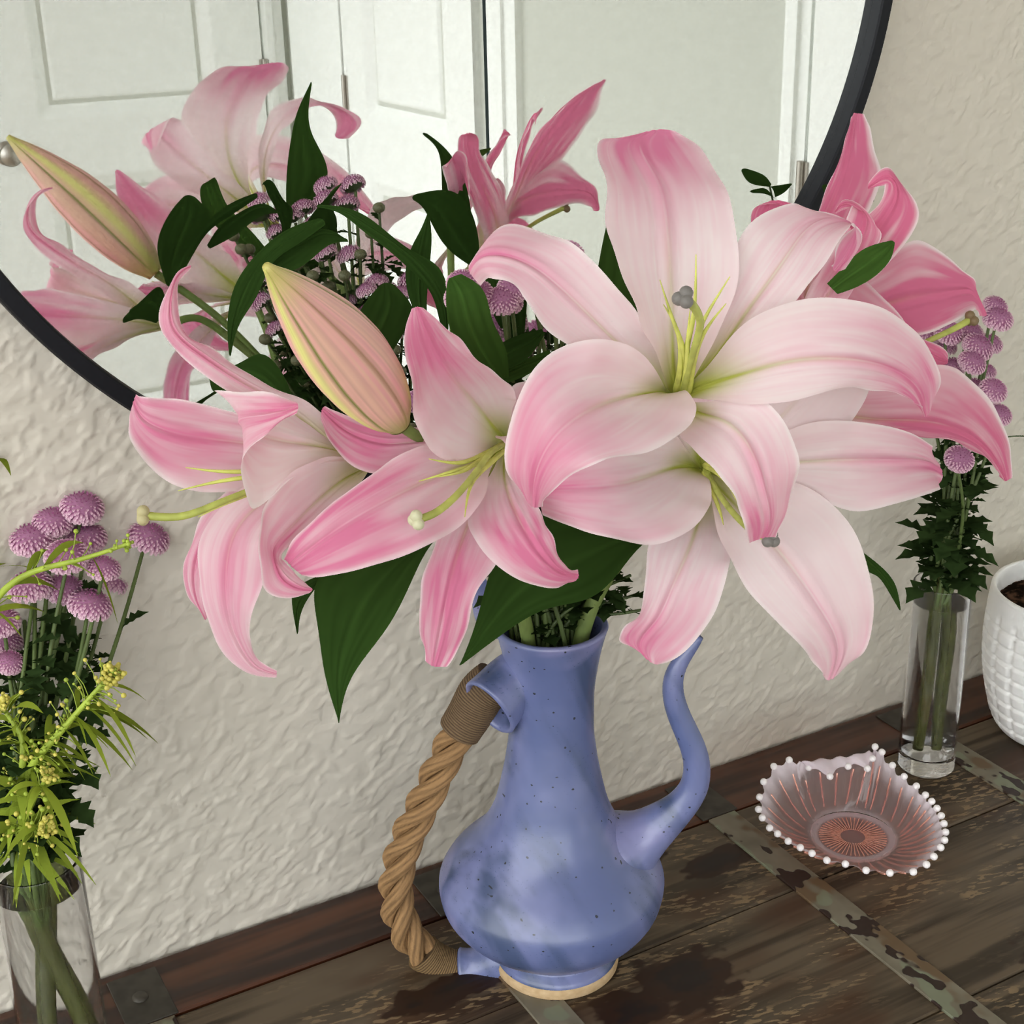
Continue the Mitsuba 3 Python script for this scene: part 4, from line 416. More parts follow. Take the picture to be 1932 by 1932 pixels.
OVERRIDE = {('L1', 'up'): (0.95, 0.62, 0.35, 0.0, 0.35, 1.1), ('L1', 'upleft'): (0.50, 0.48, 0.65, 0.0, 0.7, 0.9), ('L1', 'lowleft'): (0.72, 0.45, 0.45, 0.0, 0.8, 1.1), ('L1', 'right'): (0.85, 0.50, 0.6, 0.0, 0.7, 1.2),
            ('L2', 'upright'): (0.12, 0.5, 0.1, 0.0, 0.2, 0.6), ('L2', 'lowright'): (0.46, 0.62, 0.6, 0.0, 0.5, 0.8), ('L3', 'upleft'): (0.9, 0.42, 0.4, 0.1, 0.4, 0.9), ('L4', 'front'): (0.75, 0.55, 0.6, 0.15, 0.8, 0.8), ('L4', 'droop'): (0.55, 0.2, 0.3, 0.05, 0.4, 0.6)}
LILY = {'L1': 'largest open pink and white lily facing the camera, above the spout', 'L2': 'pale pink lily below the largest one, its petals hanging over the spout', 'L3': 'pink lily over the pitcher neck with a long stigma pointing left', 'L4': 'pink lily at the far left of the bouquet, seen from the side and drooping', 'L5': 'deep pink lily at the right of the bouquet, turned toward the wall', 'L6': 'half hidden deep pink lily behind the largest one'}
GREENS = [np.array([0.075, 0.135, 0.03]), np.array([0.14, 0.23, 0.05])]
def stem_tube(key, pts, r, col, n=40, sides=12, bsdf='stem', seed=0):
    c = spline(pts, n); rr = np.interp(np.linspace(0, 1, n), np.linspace(0, 1, len(np.atleast_1d(r))), np.atleast_1d(r))
    m = tube(c, rr, sides); nz = meshkit.fbm(np.asarray(m.vertices) * [220, 220, 60] + seed, 3)[:, None]
    put(key, m, bsdf, True, color=np.asarray(col) * (0.6 + 0.8 * nz))
flower_key = {}
for fi, (fl, pets) in enumerate(PET.items()):
    key = num('lily_flower'); flower_key[fl] = key
    tag(key, LILY[fl], 'lily', 'pink lilies in the blue pitcher')
    for k, (nm, s) in enumerate(pets.items()):
        seed = fi * 11 + k * 3 + 1
        p, f, uv, u, v = sheet(s, 90, 61, ruffle=0.0016, groove=0.0008, seed=seed)
        put(key + '__petal' + (f'_{k:03d}' if k else ''), (p, f), 'petal', True, uv=uv, color=petal_color(u, v, OVERRIDE.get((fl, nm), STYLE[fl]), seed))
    if fl in STY:
        pts = W(STY[fl]); stem_tube(key + '__style', pts, [0.0016, 0.0014, 0.0016, 0.0019], (0.36, 0.40, 0.09), 40, 10)
        d = pts[-1] - pts[-2]; d /= np.linalg.norm(d); s1 = np.cross(d, [0, 0, 1]); s1 /= np.linalg.norm(s1); s2 = np.cross(d, s1)
        pale = fl == 'L3'
        lob = cat(*[ball(pts[-1] + 0.0021 * (math.cos(a) * s1 + math.sin(a) * s2), 0.0028, 2) for a in (0.3, 2.4, 4.5)])
        put(key + '__stigma', lob, 'stem', True, color=np.tile([0.50, 0.50, 0.33] if pale else {'L5': [0.17, 0.12, 0.06], 'L4': [0.40, 0.36, 0.19]}.get(fl, [0.16, 0.15, 0.14]), (len(lob.vertices), 1)))
        for k, q in enumerate(FIL[fl]):
            stem_tube(key + '__filament' + (f'_{k:03d}' if k else ''), W(q), [0.0016, 0.0013, 0.0010, 0.0002], (0.52, 0.55, 0.13), 30, 8)
# bud
bp = W(BUD); ax = spline(bp, 60); bu = np.linspace(0, 1, 60)
brad = np.interp(bu, [0, 0.03, 0.1, 0.25, 0.42, 0.6, 0.8, 0.93, 1], np.array([0.25, 0.42, 0.68, 0.93, 1.0, 0.88, 0.55, 0.27, 0.06]) * 0.0185)
k_ = np.ones(7) / 7; brad = np.convolve(np.pad(brad, 3, mode='edge'), k_, 'valid')
bs = 120; bt, bA, bB = frames(ax)
side = np.array([-math.sin(HEAD) * 0.93, -math.cos(HEAD) * 0.93, 0.37]); ph0 = np.arctan2((bB[30] @ side), (bA[30] @ side))
def rel(a): return np.mod(a - ph0 + np.pi, 2 * np.pi) - np.pi      # 0 faces the room
def bshape(u, a):
    r = rel(a); s = 1 + 0 * u + 0 * r
    for c0 in SEAMS: s = s - 0.050 * np.exp(-((np.mod(r - c0 + np.pi, 2 * np.pi) - np.pi) / 0.07) ** 2) * sstep(0.02, 0.2, u)
    for c0 in RIBS: s = s + 0.020 * np.exp(-((np.mod(r - c0 + np.pi, 2 * np.pi) - np.pi) / 0.10) ** 2)
    return s
SEAMS = (-0.62, 1.45, -2.72); RIBS = (0.35, 2.45, -1.75)
bm = tube(ax, brad, bs, True, bshape)
ba = (np.arange(bs) * 2 * np.pi / bs)[None, :]; bu2 = bu[:, None]
br = rel(ba); near = lambda c0, w: np.exp(-((np.mod(br - c0 + np.pi, 2 * np.pi) - np.pi) / w) ** 2) + 0 * bu2
seam = sum(near(c, 0.06) for c in SEAMS); rib = sum(near(c, 0.055) for c in RIBS); lite = sum(near(c - 0.42, 0.26) for c in SEAMS); warm = sum(near(c + 0.40, 0.30) for c in SEAMS)
st_ = meshkit.fbm(np.stack([bu2 * 2.5 + 0 * ba, br * 11 + 0 * bu2, 0 * ba + 0 * bu2], -1), 3)
def blend(c, col, w): w = np.clip(w, 0, 1)[..., None]; return c * (1 - w) + np.array(col) * w
cb = np.array([0.69, 0.33, 0.34]) * np.ones(st_.shape + (1,))
cb = blend(cb, (0.60, 0.44, 0.27), 1.1 * (st_ - 0.34)); cb = blend(cb, (0.66, 0.66, 0.22), lite * 0.95); cb = blend(cb, (0.60, 0.43, 0.28), warm * 0.6)
cb = blend(cb, (0.68, 0.34, 0.39), near(1.05, 0.40) * 0.8 * sstep(0.1, 0.4, bu2))
cb = cb * (0.82 + 0.36 * meshkit.fbm(np.stack([bu2 * 2 + 0 * ba, br * 38 + 0 * bu2, 0 * ba + 0 * bu2 + 3], -1), 2))[..., None]
cb = blend(cb, (0.23, 0.15, 0.045), rib * 0.8); cb = blend(cb, (0.13, 0.19, 0.02), seam * 0.95)
cb = blend(cb, (0.30, 0.34, 0.07), sstep(0.22, 0.0, bu2) * 0.85 + 0 * ba); cb = blend(cb, (0.44, 0.46, 0.09), sstep(0.80, 1.0, bu2) * 0.75 + 0 * ba)
bc = np.vstack([cb.reshape(-1, 3), cb[0].mean(0)[None], cb[-1].mean(0)[None]])
put('lily_bud', bm, 'bud_skin', True, color=bc); tag('lily_bud', 'closed greenish pink lily bud pointing up and left beside the central lilies', 'lily bud')

# stems and leaves
def Pp(x, y, z): return np.array([x, y, z])
mouth = PC + [0, 0, 0.238]
def base(fl, nm): return W(PET[fl][nm])[0, 0]
main = {
 'a': (num('leafy_lily_branch'), 'thick green lily stem rising from the middle of the pitcher mouth', [PC + [0.008, -0.010, 0.125], PC + [0.012, -0.013, 0.235], PC + [0.024, -0.026, 0.28], PC + [0.040, -0.055, 0.33], PC + [0.022, -0.095, 0.375]], [0.0047, 0.0047, 0.0044, 0.0036, 0.0028]),
 'b': (num('leafy_lily_branch'), 'green lily stem leaning left out of the pitcher mouth', [PC + [-0.012, -0.002, 0.125], PC + [-0.018, -0.004, 0.235], PC + [-0.032, -0.016, 0.28], PC + [-0.056, -0.036, 0.33], PC + [-0.09, -0.050, 0.368]], [0.0044, 0.0044, 0.004, 0.0034, 0.0026]),
 'c': (num('leafy_lily_branch'), 'green lily stem leaning right toward the wall from the pitcher mouth', [PC + [0.014, 0.008, 0.125], PC + [0.018, 0.012, 0.235], PC + [0.038, 0.006, 0.28], PC + [0.072, -0.02, 0.33], PC + [0.090, -0.045, 0.362]], [0.0042, 0.0042, 0.0038, 0.0032, 0.0026])}
for m, (key, lab, pts, r) in main.items():
    tag(key, lab, 'leafy stem'); stem_tube(key + '__stalk', pts, r, (0.13, 0.18, 0.05), 60, 14, seed=len(key))
def pedicel(key, m, at, end, name='pedicel'):
    pts = main[m][2]; a = pts[at]; mid = (a + end) / 2 + np.array([0, 0, 0.008])
    stem_tube(key, [a, mid, end], [0.0027, 0.0024, 0.0028], (0.16, 0.24, 0.06), 24, 10)
for fl, m, at in (('L1', 'a', 3), ('L2', 'a', 2), ('L3', 'b', 3), ('L4', 'b', 4), ('L5', 'c', 4), ('L6', 'c', 3)):
    pedicel(flower_key[fl] + '__pedicel', m, at, W(next(iter(PET[fl].values())))[0, 0])
scene['lily_bud__pedicel'] = None
pedicel('lily_bud__pedicel', 'b', 3, bp[0])
scene['lily_bud__body'] = scene.pop('lily_bud')
tw0 = main['c'][2][4]; tw1 = W(LEAF['pair_one'])[0, 0]
stem_tube(main['c'][0] + '__twig', [tw0, np.array([0.135, -0.075, 0.345]), tw1 + np.array([0.002, 0.004, -0.06]), tw1], [0.0018, 0.0013, 0.0007], (0.03, 0.045, 0.015), 30, 8)
def leaf_color(u, v, seed, bright):
    n = meshkit.fbm(np.stack([u * 3 + 0 * v, v * 16 + 0 * u, 0 * u + 0 * v + seed], -1), 3)[..., None]
    c = np.array([0.016, 0.036, 0.008]) * (1 - bright) + np.array([0.045, 0.105, 0.020]) * bright
    c = c * (0.75 + 0.5 * n)
    mid = (np.exp(-(v / 0.035) ** 2) * (1 - sstep(0.8, 1, u)))[..., None] * 0.5
    return (c * (1 - mid) + c * 1.8 * mid).reshape(-1, 3)
owner = {'low_left': 'b', 'small_left': 'b', 'green_up': 'b', 'olive': 'b', 'brown': 'b', 'behind_left': 'b', 'arc_left': 'b', 'arc_left_two': 'b', 'oval_back': 'b', 'center': 'a', 'right_low': 'a', 'long_arch': 'a', 'dark_mid': 'a', 'tall_back': 'a', 'fold_back': 'a', 'grey_back': 'a', 'right_high': 'c', 'dark_back': 'c', 'pair_one': 'c', 'pair_two': 'c', 'pair_three': 'c'}
lc = {}
for k, (nm, s) in enumerate(LEAF.items()):
    key = main[owner[nm]][0]; n = lc.get(key, 0); lc[key] = n + 1
    p, f, uv, u, v = sheet(s, 44, 17, groove=0.0006, seed=k)
    put(key + '__leaf' + (f'_{n:03d}' if n else ''), (p, f), 'leaf', True, uv=uv, color=leaf_color(u, v, k, {'green_up': 0.75, 'right_high': 1.0, 'low_left': 0.3, 'center': 0.25, 'tall_back': 0.4, 'brown': 0.45, 'right_low': 0.3}.get(nm, 0.15)))

# ---------------------------------------------------------------- button chrysanthemums
def mum_head(seed, n=210):
    R = np.random.default_rng(seed); V, F, C = [], [], []; o = 0
    for i in range(n):
        q = (i + 0.5) / n; pol = math.radians(6 + 98 * q ** 0.56); az = i * 2.399963 + R.normal(0, 0.04)
        flat = 0.70
        d = np.array([math.sin(pol) * math.cos(az), math.sin(pol) * math.sin(az), math.cos(pol) * flat])
        nrm = np.array([math.sin(pol) * math.cos(az) * flat, math.sin(pol) * math.sin(az) * flat, math.cos(pol)]); nrm /= np.linalg.norm(nrm)
        sd = np.array([-math.sin(az), math.cos(az), 0.0]); tn = np.cross(sd, nrm)
        L = 0.13 + 0.10 * q; w = 0.050 + 0.036 * q; b0 = d * 0.84; g = float(1 - sstep(0.02, 0.24, np.array(q)))
        rows = []
        for tt, ww in ((0, 0.6), (0.5, 1.0), (1.0, 0.8)):
            c = b0 + nrm * (0.02 + 0.14 * tt - 0.06 * tt * tt) + tn * L * tt * (1 - 1.2 * g)
            rows += [c - sd * w * ww + nrm * 0.03 * tt, c - nrm * 0.012, c + sd * w * ww + nrm * 0.03 * tt]
        rows.append(rows[-2] + tn * 0.045)
        V += rows
        for a in (0, 3):
            for j in (0, 1): F += [[o + a + j, o + a + j + 1, o + a + j + 4], [o + a + j, o + a + j + 4, o + a + j + 3]]
        F += [[o + 6, o + 7, o + 9], [o + 7, o + 8, o + 9]]
        inner, tip = np.array([0.46, 0.17, 0.34]), np.array([0.88, 0.67, 0.745])
        for tt in (0, 0, 0, .45, .3, .45, 1, .7, 1, 1.0):
            c = inner * (1 - tt) + tip * tt; c = c * (1 - 0.8 * g) + np.array([0.27, 0.05, 0.18]) * 0.8 * g; C.append(c * R.uniform(0.9, 1.06))
        o += 10
    core = trimesh.creation.icosphere(subdivisions=2, radius=0.84); core.apply_scale([1, 1, 0.70]); core.vertices[:, 2] = np.maximum(core.vertices[:, 2], -0.16)
    m = trimesh.Trimesh(np.array(V), np.array(F), process=False)
    return cat(m, core), np.vstack([np.array(C), np.tile([0.46, 0.21, 0.36], (len(core.vertices), 1))])
scene['mum_petal'] = thin(VC, 0.6, 0.45)
HEADS = []
for s in range(4):
    hm, hc = mum_head(s); HEADS.append(mikit.ply(hm, 'mum_petal', smooth=True, color=hc))
cal = cat(lathe([(0.0001, -0.50), (0.12, -0.49), (0.42, -0.38), (0.68, -0.24), (0.72, -0.18), (0.6, -0.14)], 20))
CALYX = mikit.ply(cal, 'stem', smooth=True, color=np.tile([0.035, 0.055, 0.018], (len(cal.vertices), 1)))
def lobed_leaf(R, size):
    """small toothed chrysanthemum leaf, base at the origin, along +x"""
    half = [(0.0, 0.03), (0.22, 0.06), (0.34, 0.26), (0.42, 0.13), (0.55, 0.36), (0.64, 0.17), (0.76, 0.28), (0.86, 0.12), (1.0, 0.0)]
    V, F = [], []
    for x, h in half:
        z = -0.35 * x * x + 0.1 * x
        V += [[x, h, z + 0.25 * h], [x, 0, z], [x, -h, z + 0.25 * h]]
    for i in range(len(half) - 1):
        a = 3 * i
        for j in (0, 1): F += [[a + j, a + j + 3, a + j + 4], [a + j, a + j + 4, a + j + 1]]
    return np.array(V) * size, np.array(F)
def mum(group, label, top, r, foot, way, seed, leafn, leafz, leafsize, tilt=(0, 0)):
    R = np.random.default_rng(seed); key = num('chrysanthemum'); tag(key, label, 'chrysanthemum', group)
    d = top - way; d = d / np.linalg.norm(d) + np.array([R.normal(0, 0.16) - 0.14, R.normal(0, 0.16) - 0.62, 0.30]); d /= np.linalg.norm(d)
    m = np.eye(4); m[:3, 3] = top; S = np.diag([r, r, r, 1.0])
    rot = toward(d) @ trimesh.transformations.rotation_matrix(R.uniform(0, 6), [0, 0, 1])
    tw = T((m @ rot @ S).tolist())
    scene[key + '__flower_head'] = {**HEADS[seed % 4], 'to_world': tw}
    scene[key + '__calyx'] = {**CALYX, 'to_world': tw}
    c = spline([foot, way, (way * 0.4 + top * 0.6) + R.normal(0, 0.002, 3), top - d * 0.55 * r], 30)
    stem_tube(key + '__stalk', c[[0, 3, 6, 9, 12, 15, 18, 21, 24, 27, 29]], [0.0017, 0.0014, 0.0011], np.array([0.085, 0.125, 0.035]), 26, 7, seed=seed)
    V, F, o = [], [], 0
    for k in range(leafn):
        t = R.uniform(*leafz); q = c[int(t * 29)]; a = R.uniform(0, 2 * np.pi)
        v, f = lobed_leaf(R, leafsize * R.choice([0.55, 0.8, 1.1, 1.3]) * (1.1 - 0.5 * t))
        e = np.array([math.cos(a), math.sin(a), R.uniform(-0.5, 1.0)]); e /= np.linalg.norm(e)
        s = np.cross([0, 0, 1], e); s /= np.linalg.norm(s); n = np.cross(e, s)
        V.append(q + v[:, :1] * e + v[:, 1:2] * s + v[:, 2:] * n); F.append(f + o); o += len(v)
    if leafn:
        V = np.vstack(V); put(key + '__foliage', (V, np.vstack(F)), 'leaf', True, color=np.tile([0.028, 0.052, 0.016], (len(V), 1)) * R.uniform(0.7, 1.4, (len(V), 1)))
        tag(key + '__foliage', None, kind='stuff')
R_ = np.random.default_rng(5)
for k, (q, r) in enumerate(MUM):
    q = W(q); a = R_.uniform(0, 6.28); rad = R_.uniform(0.006, 0.020)
    f = PC + [rad * math.cos(a) * 0.6, rad * math.sin(a) * 0.6, 0.16]; w = PC + [rad * math.cos(a), 0.3 * rad + rad * math.sin(a), 0.24]
    mum('mauve button chrysanthemums among the lilies', {24: 'small mauve button chrysanthemum left of the largest lily, under its upper left petal', 25: 'mauve button chrysanthemum peeping out right of the lily bud base'}.get(k, 'small mauve button chrysanthemum on a thin stem behind the lilies, seen mostly in the mirror'), q, r * 1.08, f, w + np.array([0, 0.004, 0]), 100 + k, 12, (0.46, 0.92), 0.021)

BUDLET = trimesh.creation.icosphere(subdivisions=2, radius=0.0042); BUDLET.apply_scale([1, 1, 0.85])
budply = mikit.ply(BUDLET, 'stem', smooth=True, color=np.tile([0.10, 0.10, 0.05], (len(BUDLET.vertices), 1)))
for k, q in enumerate(FILL):
    q = W(q); R = np.random.default_rng(900 + k); key = num('chrysanthemum_sprig')
    low = k >= len(FILL) - 8
    tag(key, 'dark leafy chrysanthemum sprig in the pitcher mouth below the open lilies' if low else 'dark leafy chrysanthemum sprig with an unopened green bud behind the lily bud, in the mirror', 'sprig', 'dark sprigs in the pitcher mouth' if low else 'dark budding sprigs behind the lilies')
    a = R.uniform(0, 6.28); rad = R.uniform(0.004, 0.020); f = PC + [rad * math.cos(a) * 0.6, rad * math.sin(a) * 0.6, 0.16]; w = PC + [rad * math.cos(a), rad * math.sin(a), 0.242]
    c = spline([f, w, w * 0.4 + q * 0.6, q], 30); stem_tube(key + '__stalk', c[[0, 3, 6, 9, 12, 15, 18, 21, 24, 27, 29]], [0.0015, 0.0013, 0.0009], np.array([0.05, 0.075, 0.022]), 26, 7, seed=k)
    if not low: scene[key + '__bud'] = {**budply, 'to_world': T().translate(q.tolist())}
    V, F, o = [], [], 0
    for j in range(16):
        t_ = R.uniform(0.50, 0.98); p = c[int(t_ * 29)]; a = R.uniform(0, 2 * np.pi); v, ff = lobed_leaf(R, R.uniform(0.010, 0.022))
        e = np.array([math.cos(a), math.sin(a), R.uniform(-0.4, 0.9)]); e /= np.linalg.norm(e); s = np.cross([0, 0, 1], e); s /= np.linalg.norm(s); n = np.cross(e, s)
        V.append(p + v[:, :1] * e + v[:, 1:2] * s + v[:, 2:] * n); F.append(ff + o); o += len(v)
    V = np.vstack(V); put(key + '__foliage', (V, np.vstack(F)), 'leaf', True, color=np.tile([0.022, 0.042, 0.012], (len(V), 1)) * R.uniform(0.6, 1.3, (len(V), 1))); tag(key + '__foliage', None, kind='stuff')

def name_it(key, label): labels[key]['label'] = label
HID_L = 'mauve button chrysanthemum half hidden deep in the left vase cluster behind nearer blooms'
LEFT = {0: 'mauve button chrysanthemum, topmost bloom of the left vase cluster', 2: 'mauve button chrysanthemum just left of and below the topmost bloom of the left vase', 3: 'broad mauve button chrysanthemum at the upper left of the left vase cluster',
        4: 'mauve button chrysanthemum straight below the topmost bloom of the left vase', 6: 'mauve button chrysanthemum in the middle of the left vase cluster, crossed by the arching sprig', 7: 'small mauve button chrysanthemum at the right of the left vase cluster, upper of two',
        8: 'small mauve button chrysanthemum at the right of the left vase cluster, lower of two', 9: 'mauve button chrysanthemum low at the left of the cluster, below the arching sprig', 10: 'mauve button chrysanthemum between the two lowest large blooms of the left vase',
        11: 'large mauve button chrysanthemum, lowest at the front right of the left vase cluster', 12: 'single mauve button chrysanthemum on a tall separate stalk under the long lily stigma', 13: 'flat mauve button chrysanthemum cut by the left picture edge, highest there',
        17: 'uppermost of three mauve button chrysanthemums stacked at the left picture edge', 18: 'middle one of three mauve button chrysanthemums stacked at the left picture edge', 19: 'lowest of three mauve button chrysanthemums stacked at the left picture edge'}
HID_R = 'mauve button chrysanthemum half hidden behind others in the slim right vase'
RIGHT = {0: 'topmost mauve button chrysanthemum of the slim right vase, against the beige wall', 1: 'mauve button chrysanthemum directly under the topmost one of the slim right vase', 2: 'leftmost mauve button chrysanthemum of the right vase, behind the brown tipped stigma',
         3: 'mauve button chrysanthemum just below the lily stigma in the right vase', 4: 'mauve button chrysanthemum right of the brown lily stigma in the right vase', 5: 'mauve button chrysanthemum near the centre of the right vase cluster, below the stigma row',
         6: 'mauve button chrysanthemum beside the two tall thin stalks of the right vase', 7: 'mauve button chrysanthemum at the left of the right vase cluster, beside a pink petal tip', 8: 'large round mauve button chrysanthemum in the middle of the right vase cluster',
         10: 'mauve button chrysanthemum at the right rim of the cluster above the drooping deep pink petal', 11: 'lowest mauve button chrysanthemum at the right edge of the drooping deep pink petal', 12: 'mauve button chrysanthemum hanging under the drooping deep pink petal'}
# ---------------------------------------------------------------- glass vases
def glass_vase(key, c, r, h, label, lean=(0, 0)):
    tag(key, label, 'vase')
    w = 0.0017
    g = lathe([(0.0001, 0.0006), (r - 0.001, 0.0006), (r, 0.002), (r, h - 0.0008), (r - 0.0004, h), (r - w + 0.0004, h), (r - w, h - 0.0008), (r - w, 0.0150), (r - w - 0.002, 0.0135), (0.0001, 0.0130)], 72)
    g.apply_translation([c[0], c[1], 0]); put(key + '__glass', g, 'clear_glass', 35)
    wr = r - w - 0.00025
    wm = lathe([(0.0001, 0.0133), (wr - 0.0022, 0.0137), (wr, 0.0152), (wr, h * 0.90), (wr - 0.0008, h * 0.90 - 0.0004), (0.0001, h * 0.90 - 0.0004)], 72); wm.apply_translation([c[0], c[1], 0])
    put(key + '__water', wm, 'water', 35)
LVC, LVR, LVH = np.array([-0.2995, -0.092]), 0.0240, 0.160
RVC, RVR, RVH = np.array([0.371, -0.086]), 0.0218, 0.159
glass_vase('glass_vase', LVC, LVR, LVH, 'clear glass cylinder vase at the left edge, holding mauve button flowers and yellow-green sprigs')
glass_vase('glass_vase_001', RVC, RVR, RVH, 'slim clear glass cylinder vase with cut stems between the pink dish and the white pot')
for k, (q, r) in enumerate(LMUM):
    q = W(q); a = R_.uniform(0, 6.28); rad = R_.uniform(0.002, 0.011)
    f = np.array([LVC[0] + (0.001 if k % 2 else -0.002), LVC[1] + (0.003 if k % 2 else 0.0), 0.112 + 0.003 * (k % 6)]); w = np.array([LVC[0] + rad * math.cos(a), LVC[1] + rad * math.sin(a), LVH + 0.006])
    mum('mauve button chrysanthemums in the left vase', LEFT.get(k, HID_L), q, r * 1.06, f, w, 300 + k, 12, (0.30, 0.85), 0.024)
for k, (q, r) in enumerate(RMUM):
    q = W(q); a = R_.uniform(0, 6.28); rad = R_.uniform(0.002, 0.010)
    f = np.array([RVC[0] + (0.0065 if k % 2 else -0.0045), RVC[1], 0.128 + 0.002 * (k % 5)]); w = np.array([RVC[0] + rad * math.cos(a), RVC[1] + rad * math.sin(a), RVH + 0.004])
    mum('mauve button chrysanthemums in the right vase', RIGHT.get(k, HID_R), q, r * 1.06, f, w, 500 + k, 14, (0.20, 0.80), 0.027)
# the bare woody stalks that show through the glass
def stalk(label, pts, r, seed):
    key = num('cut_stalk'); tag(key, label, 'stem'); stem_tube(key, pts, r, (0.070, 0.080, 0.020), 60, 14, seed=seed)
x, y = LVC
stalk('thick green cut stalk leaning right through the left glass vase', [[x + 0.013, y - 0.005, 0.016], [x + 0.006, y - 0.004, 0.07], [x - 0.002, y, 0.12], [x - 0.004, y + 0.001, 0.19]], [0.0042, 0.0045, 0.0042, 0.003], 1)
stalk('paler cut stalk leaning left through the left glass vase', [[x - 0.010, y - 0.008, 0.016], [x - 0.006, y - 0.005, 0.07], [x + 0.001, y + 0.004, 0.12], [x + 0.006, y + 0.006, 0.19]], [0.0038, 0.0040, 0.0036, 0.0026], 2)
x, y = RVC
stalk('left one of two cut stalks standing in the slim right vase', [[x - 0.006, y + 0.002, 0.018], [x - 0.005, y, 0.07], [x - 0.004, y, 0.12], [x - 0.002, y, 0.17]], [0.0030, 0.0036, 0.0036, 0.003], 3)
stalk('right one of two cut stalks standing in the slim right vase', [[x + 0.005, y - 0.001, 0.018], [x + 0.006, y, 0.07], [x + 0.007, y, 0.12], [x + 0.004, y, 0.17]], [0.0026, 0.0034, 0.0038, 0.003], 4)
# yellow-green sprigs
LIME = np.array([0.32, 0.42, 0.05])
def sprig(pts, nleaf, npod, tip, label, seed, lz=(0.3, 0.95)):
    R = np.random.default_rng(seed); key = num('green_sprig'); tag(key, label, 'sprig')
    c = spline(W(pts), 60); stem_tube(key + '__stalk', c, [0.0020, 0.0024, 0.0019, 0.0009], LIME * 0.95, 60, 10, seed=seed)
    V, F, C, o = [], [], [], 0
    for k in range(nleaf):
        t = R.uniform(*lz); i = int(t * 58); q = c[i]; tg = c[i + 1] - c[i]; tg /= np.linalg.norm(tg)
        s = np.cross(tg, R.normal(size=3)); s /= np.linalg.norm(s); L = R.uniform(0.014, 0.040); wd = L * R.uniform(0.045, 0.09)
        n = np.cross(tg, s); vs = []
        for j in range(7):
            u = j / 6; pc = q + s * L * u + tg * L * (0.5 * u - 0.1 * u * u) + np.array([0, 0, -1]) * L * 0.55 * u * u; ww = wd * math.sin(math.pi * min(1, 0.12 + u * 0.88)) + 0.0001
            vs += [pc - n * ww, pc + s * 0, pc + n * ww]
        V += vs; C += [LIME * R.uniform(0.55, 1.1)] * len(vs)
        for j in range(6):
            for b in (0, 1): F += [[o + 3 * j + b, o + 3 * j + b + 1, o + 3 * j + b + 4], [o + 3 * j + b, o + 3 * j + b + 4, o + 3 * j + b + 3]]
        o += len(vs)
    put(key + '__foliage', (np.array(V), np.array(F)), 'leaf', True, color=np.array(C)); tag(key + '__foliage', None, kind='stuff')
    ms, pc_ = [], []
    for k in range(npod):
        t = R.uniform(0.45, 1.0) if k < npod * 0.55 else 1 - abs(R.normal(0, 0.03)); i = min(58, int(t * 59)); q = c[i]; tg = c[i + 1] - c[i]; tg /= np.linalg.norm(tg)
        s = np.cross(tg, R.normal(size=3)); s /= np.linalg.norm(s); L = R.uniform(0.005, 0.016) * (1 if t < 0.93 else 0.35); e = q + s * L + tg * L * 0.5
        b = ball(e, R.uniform(0.0007, 0.0015), 1); st1 = tube([q, (q + e) / 2 + tg * L * 0.08, e], 0.0003, 5)
        ms += [b, st1]; pc_ += [np.tile((tip if R.random() < 0.5 or t > 0.9 else LIME) * R.uniform(0.8, 1.1), (len(b.vertices), 1)), np.tile(LIME * 0.8, (len(st1.vertices), 1))]
    m = cat(*ms); put(key + '__seed_pods', m, 'stem', True, color=np.vstack(pc_)); tag(key + '__seed_pods', None, kind='stuff')
YEL = np.array([0.55, 0.50, 0.10])
sprig(WEED['a'], 30, 150, YEL, 'yellow-green sprig with tiny round pods slanting up right across the left vase flowers', 1)
sprig(WEED['b'], 10, 30, LIME * 1.1, 'long thin yellow-green sprig arching right with a feathery tip below the tallest button flowers', 2, (0.55, 0.97))
sprig(WEED['c'], 34, 80, YEL, 'yellow-green sprig leaning left at the picture edge', 3)
sprig(WEED['d'], 26, 50, YEL, 'short yellow-green sprig with a yellow flower tip above the vase rim', 4)
sprig(WEED['e'], 24, 110, YEL, 'lowest yellow-green sprig with a yellow cluster hanging over the vase rim', 5)
sprig(WEED['f'], 12, 40, LIME, 'tall feathery sprig at the left picture edge beside the beige wall', 6, (0.5, 0.97))

# ---------------------------------------------------------------- pink glass dish
dish = 'glass_dish'; tag(dish, 'ruffled pinkish opalescent glass dish with a beaded rim and one folded side', 'dish')
rim = W(BOWL); B0 = W(BASE); nb = len(rim)
ang = np.unwrap(np.arctan2(rim[:, 1] - B0[1], rim[:, 0] - B0[0]))
good = np.arange(nb) < 31
tot = -2 * np.pi; ang2 = ang.copy(); ang2[31:] = np.linspace(ang[30], ang[0] + tot, nb - 30 + 1)[1:-1]
NS, NP = nb * 8, 30
cols = []
for k in range(nb):
    d = np.array([math.cos(ang2[k]), math.sin(ang2[k]), 0]); b = B0 + d * 0.0300 + [0, 0, 0.001]
    if k >= 31:
        lip = W(BLIP[k - 31]); o = lip - b; oh = np.array([o[0], o[1], 0]); ctl = [b, b + oh * 0.35 + [0, 0, 0.20 * o[2]], b + oh * 0.80 + [0, 0, 0.66 * o[2]], lip + oh * 0.03 - [0, 0, 0.003], lip - oh * 0.10 + [0, 0, 0.0008], rim[k]]
    else:
        o = rim[k] - b; oh = np.array([o[0], o[1], 0]); ctl = [b, b + oh * 0.30 + [0, 0, 0.18 * o[2]], b + oh * 0.65 + [0, 0, 0.52 * o[2]], rim[k]]
    cols.append(spline(ctl, NP))
cols = np.array(cols)
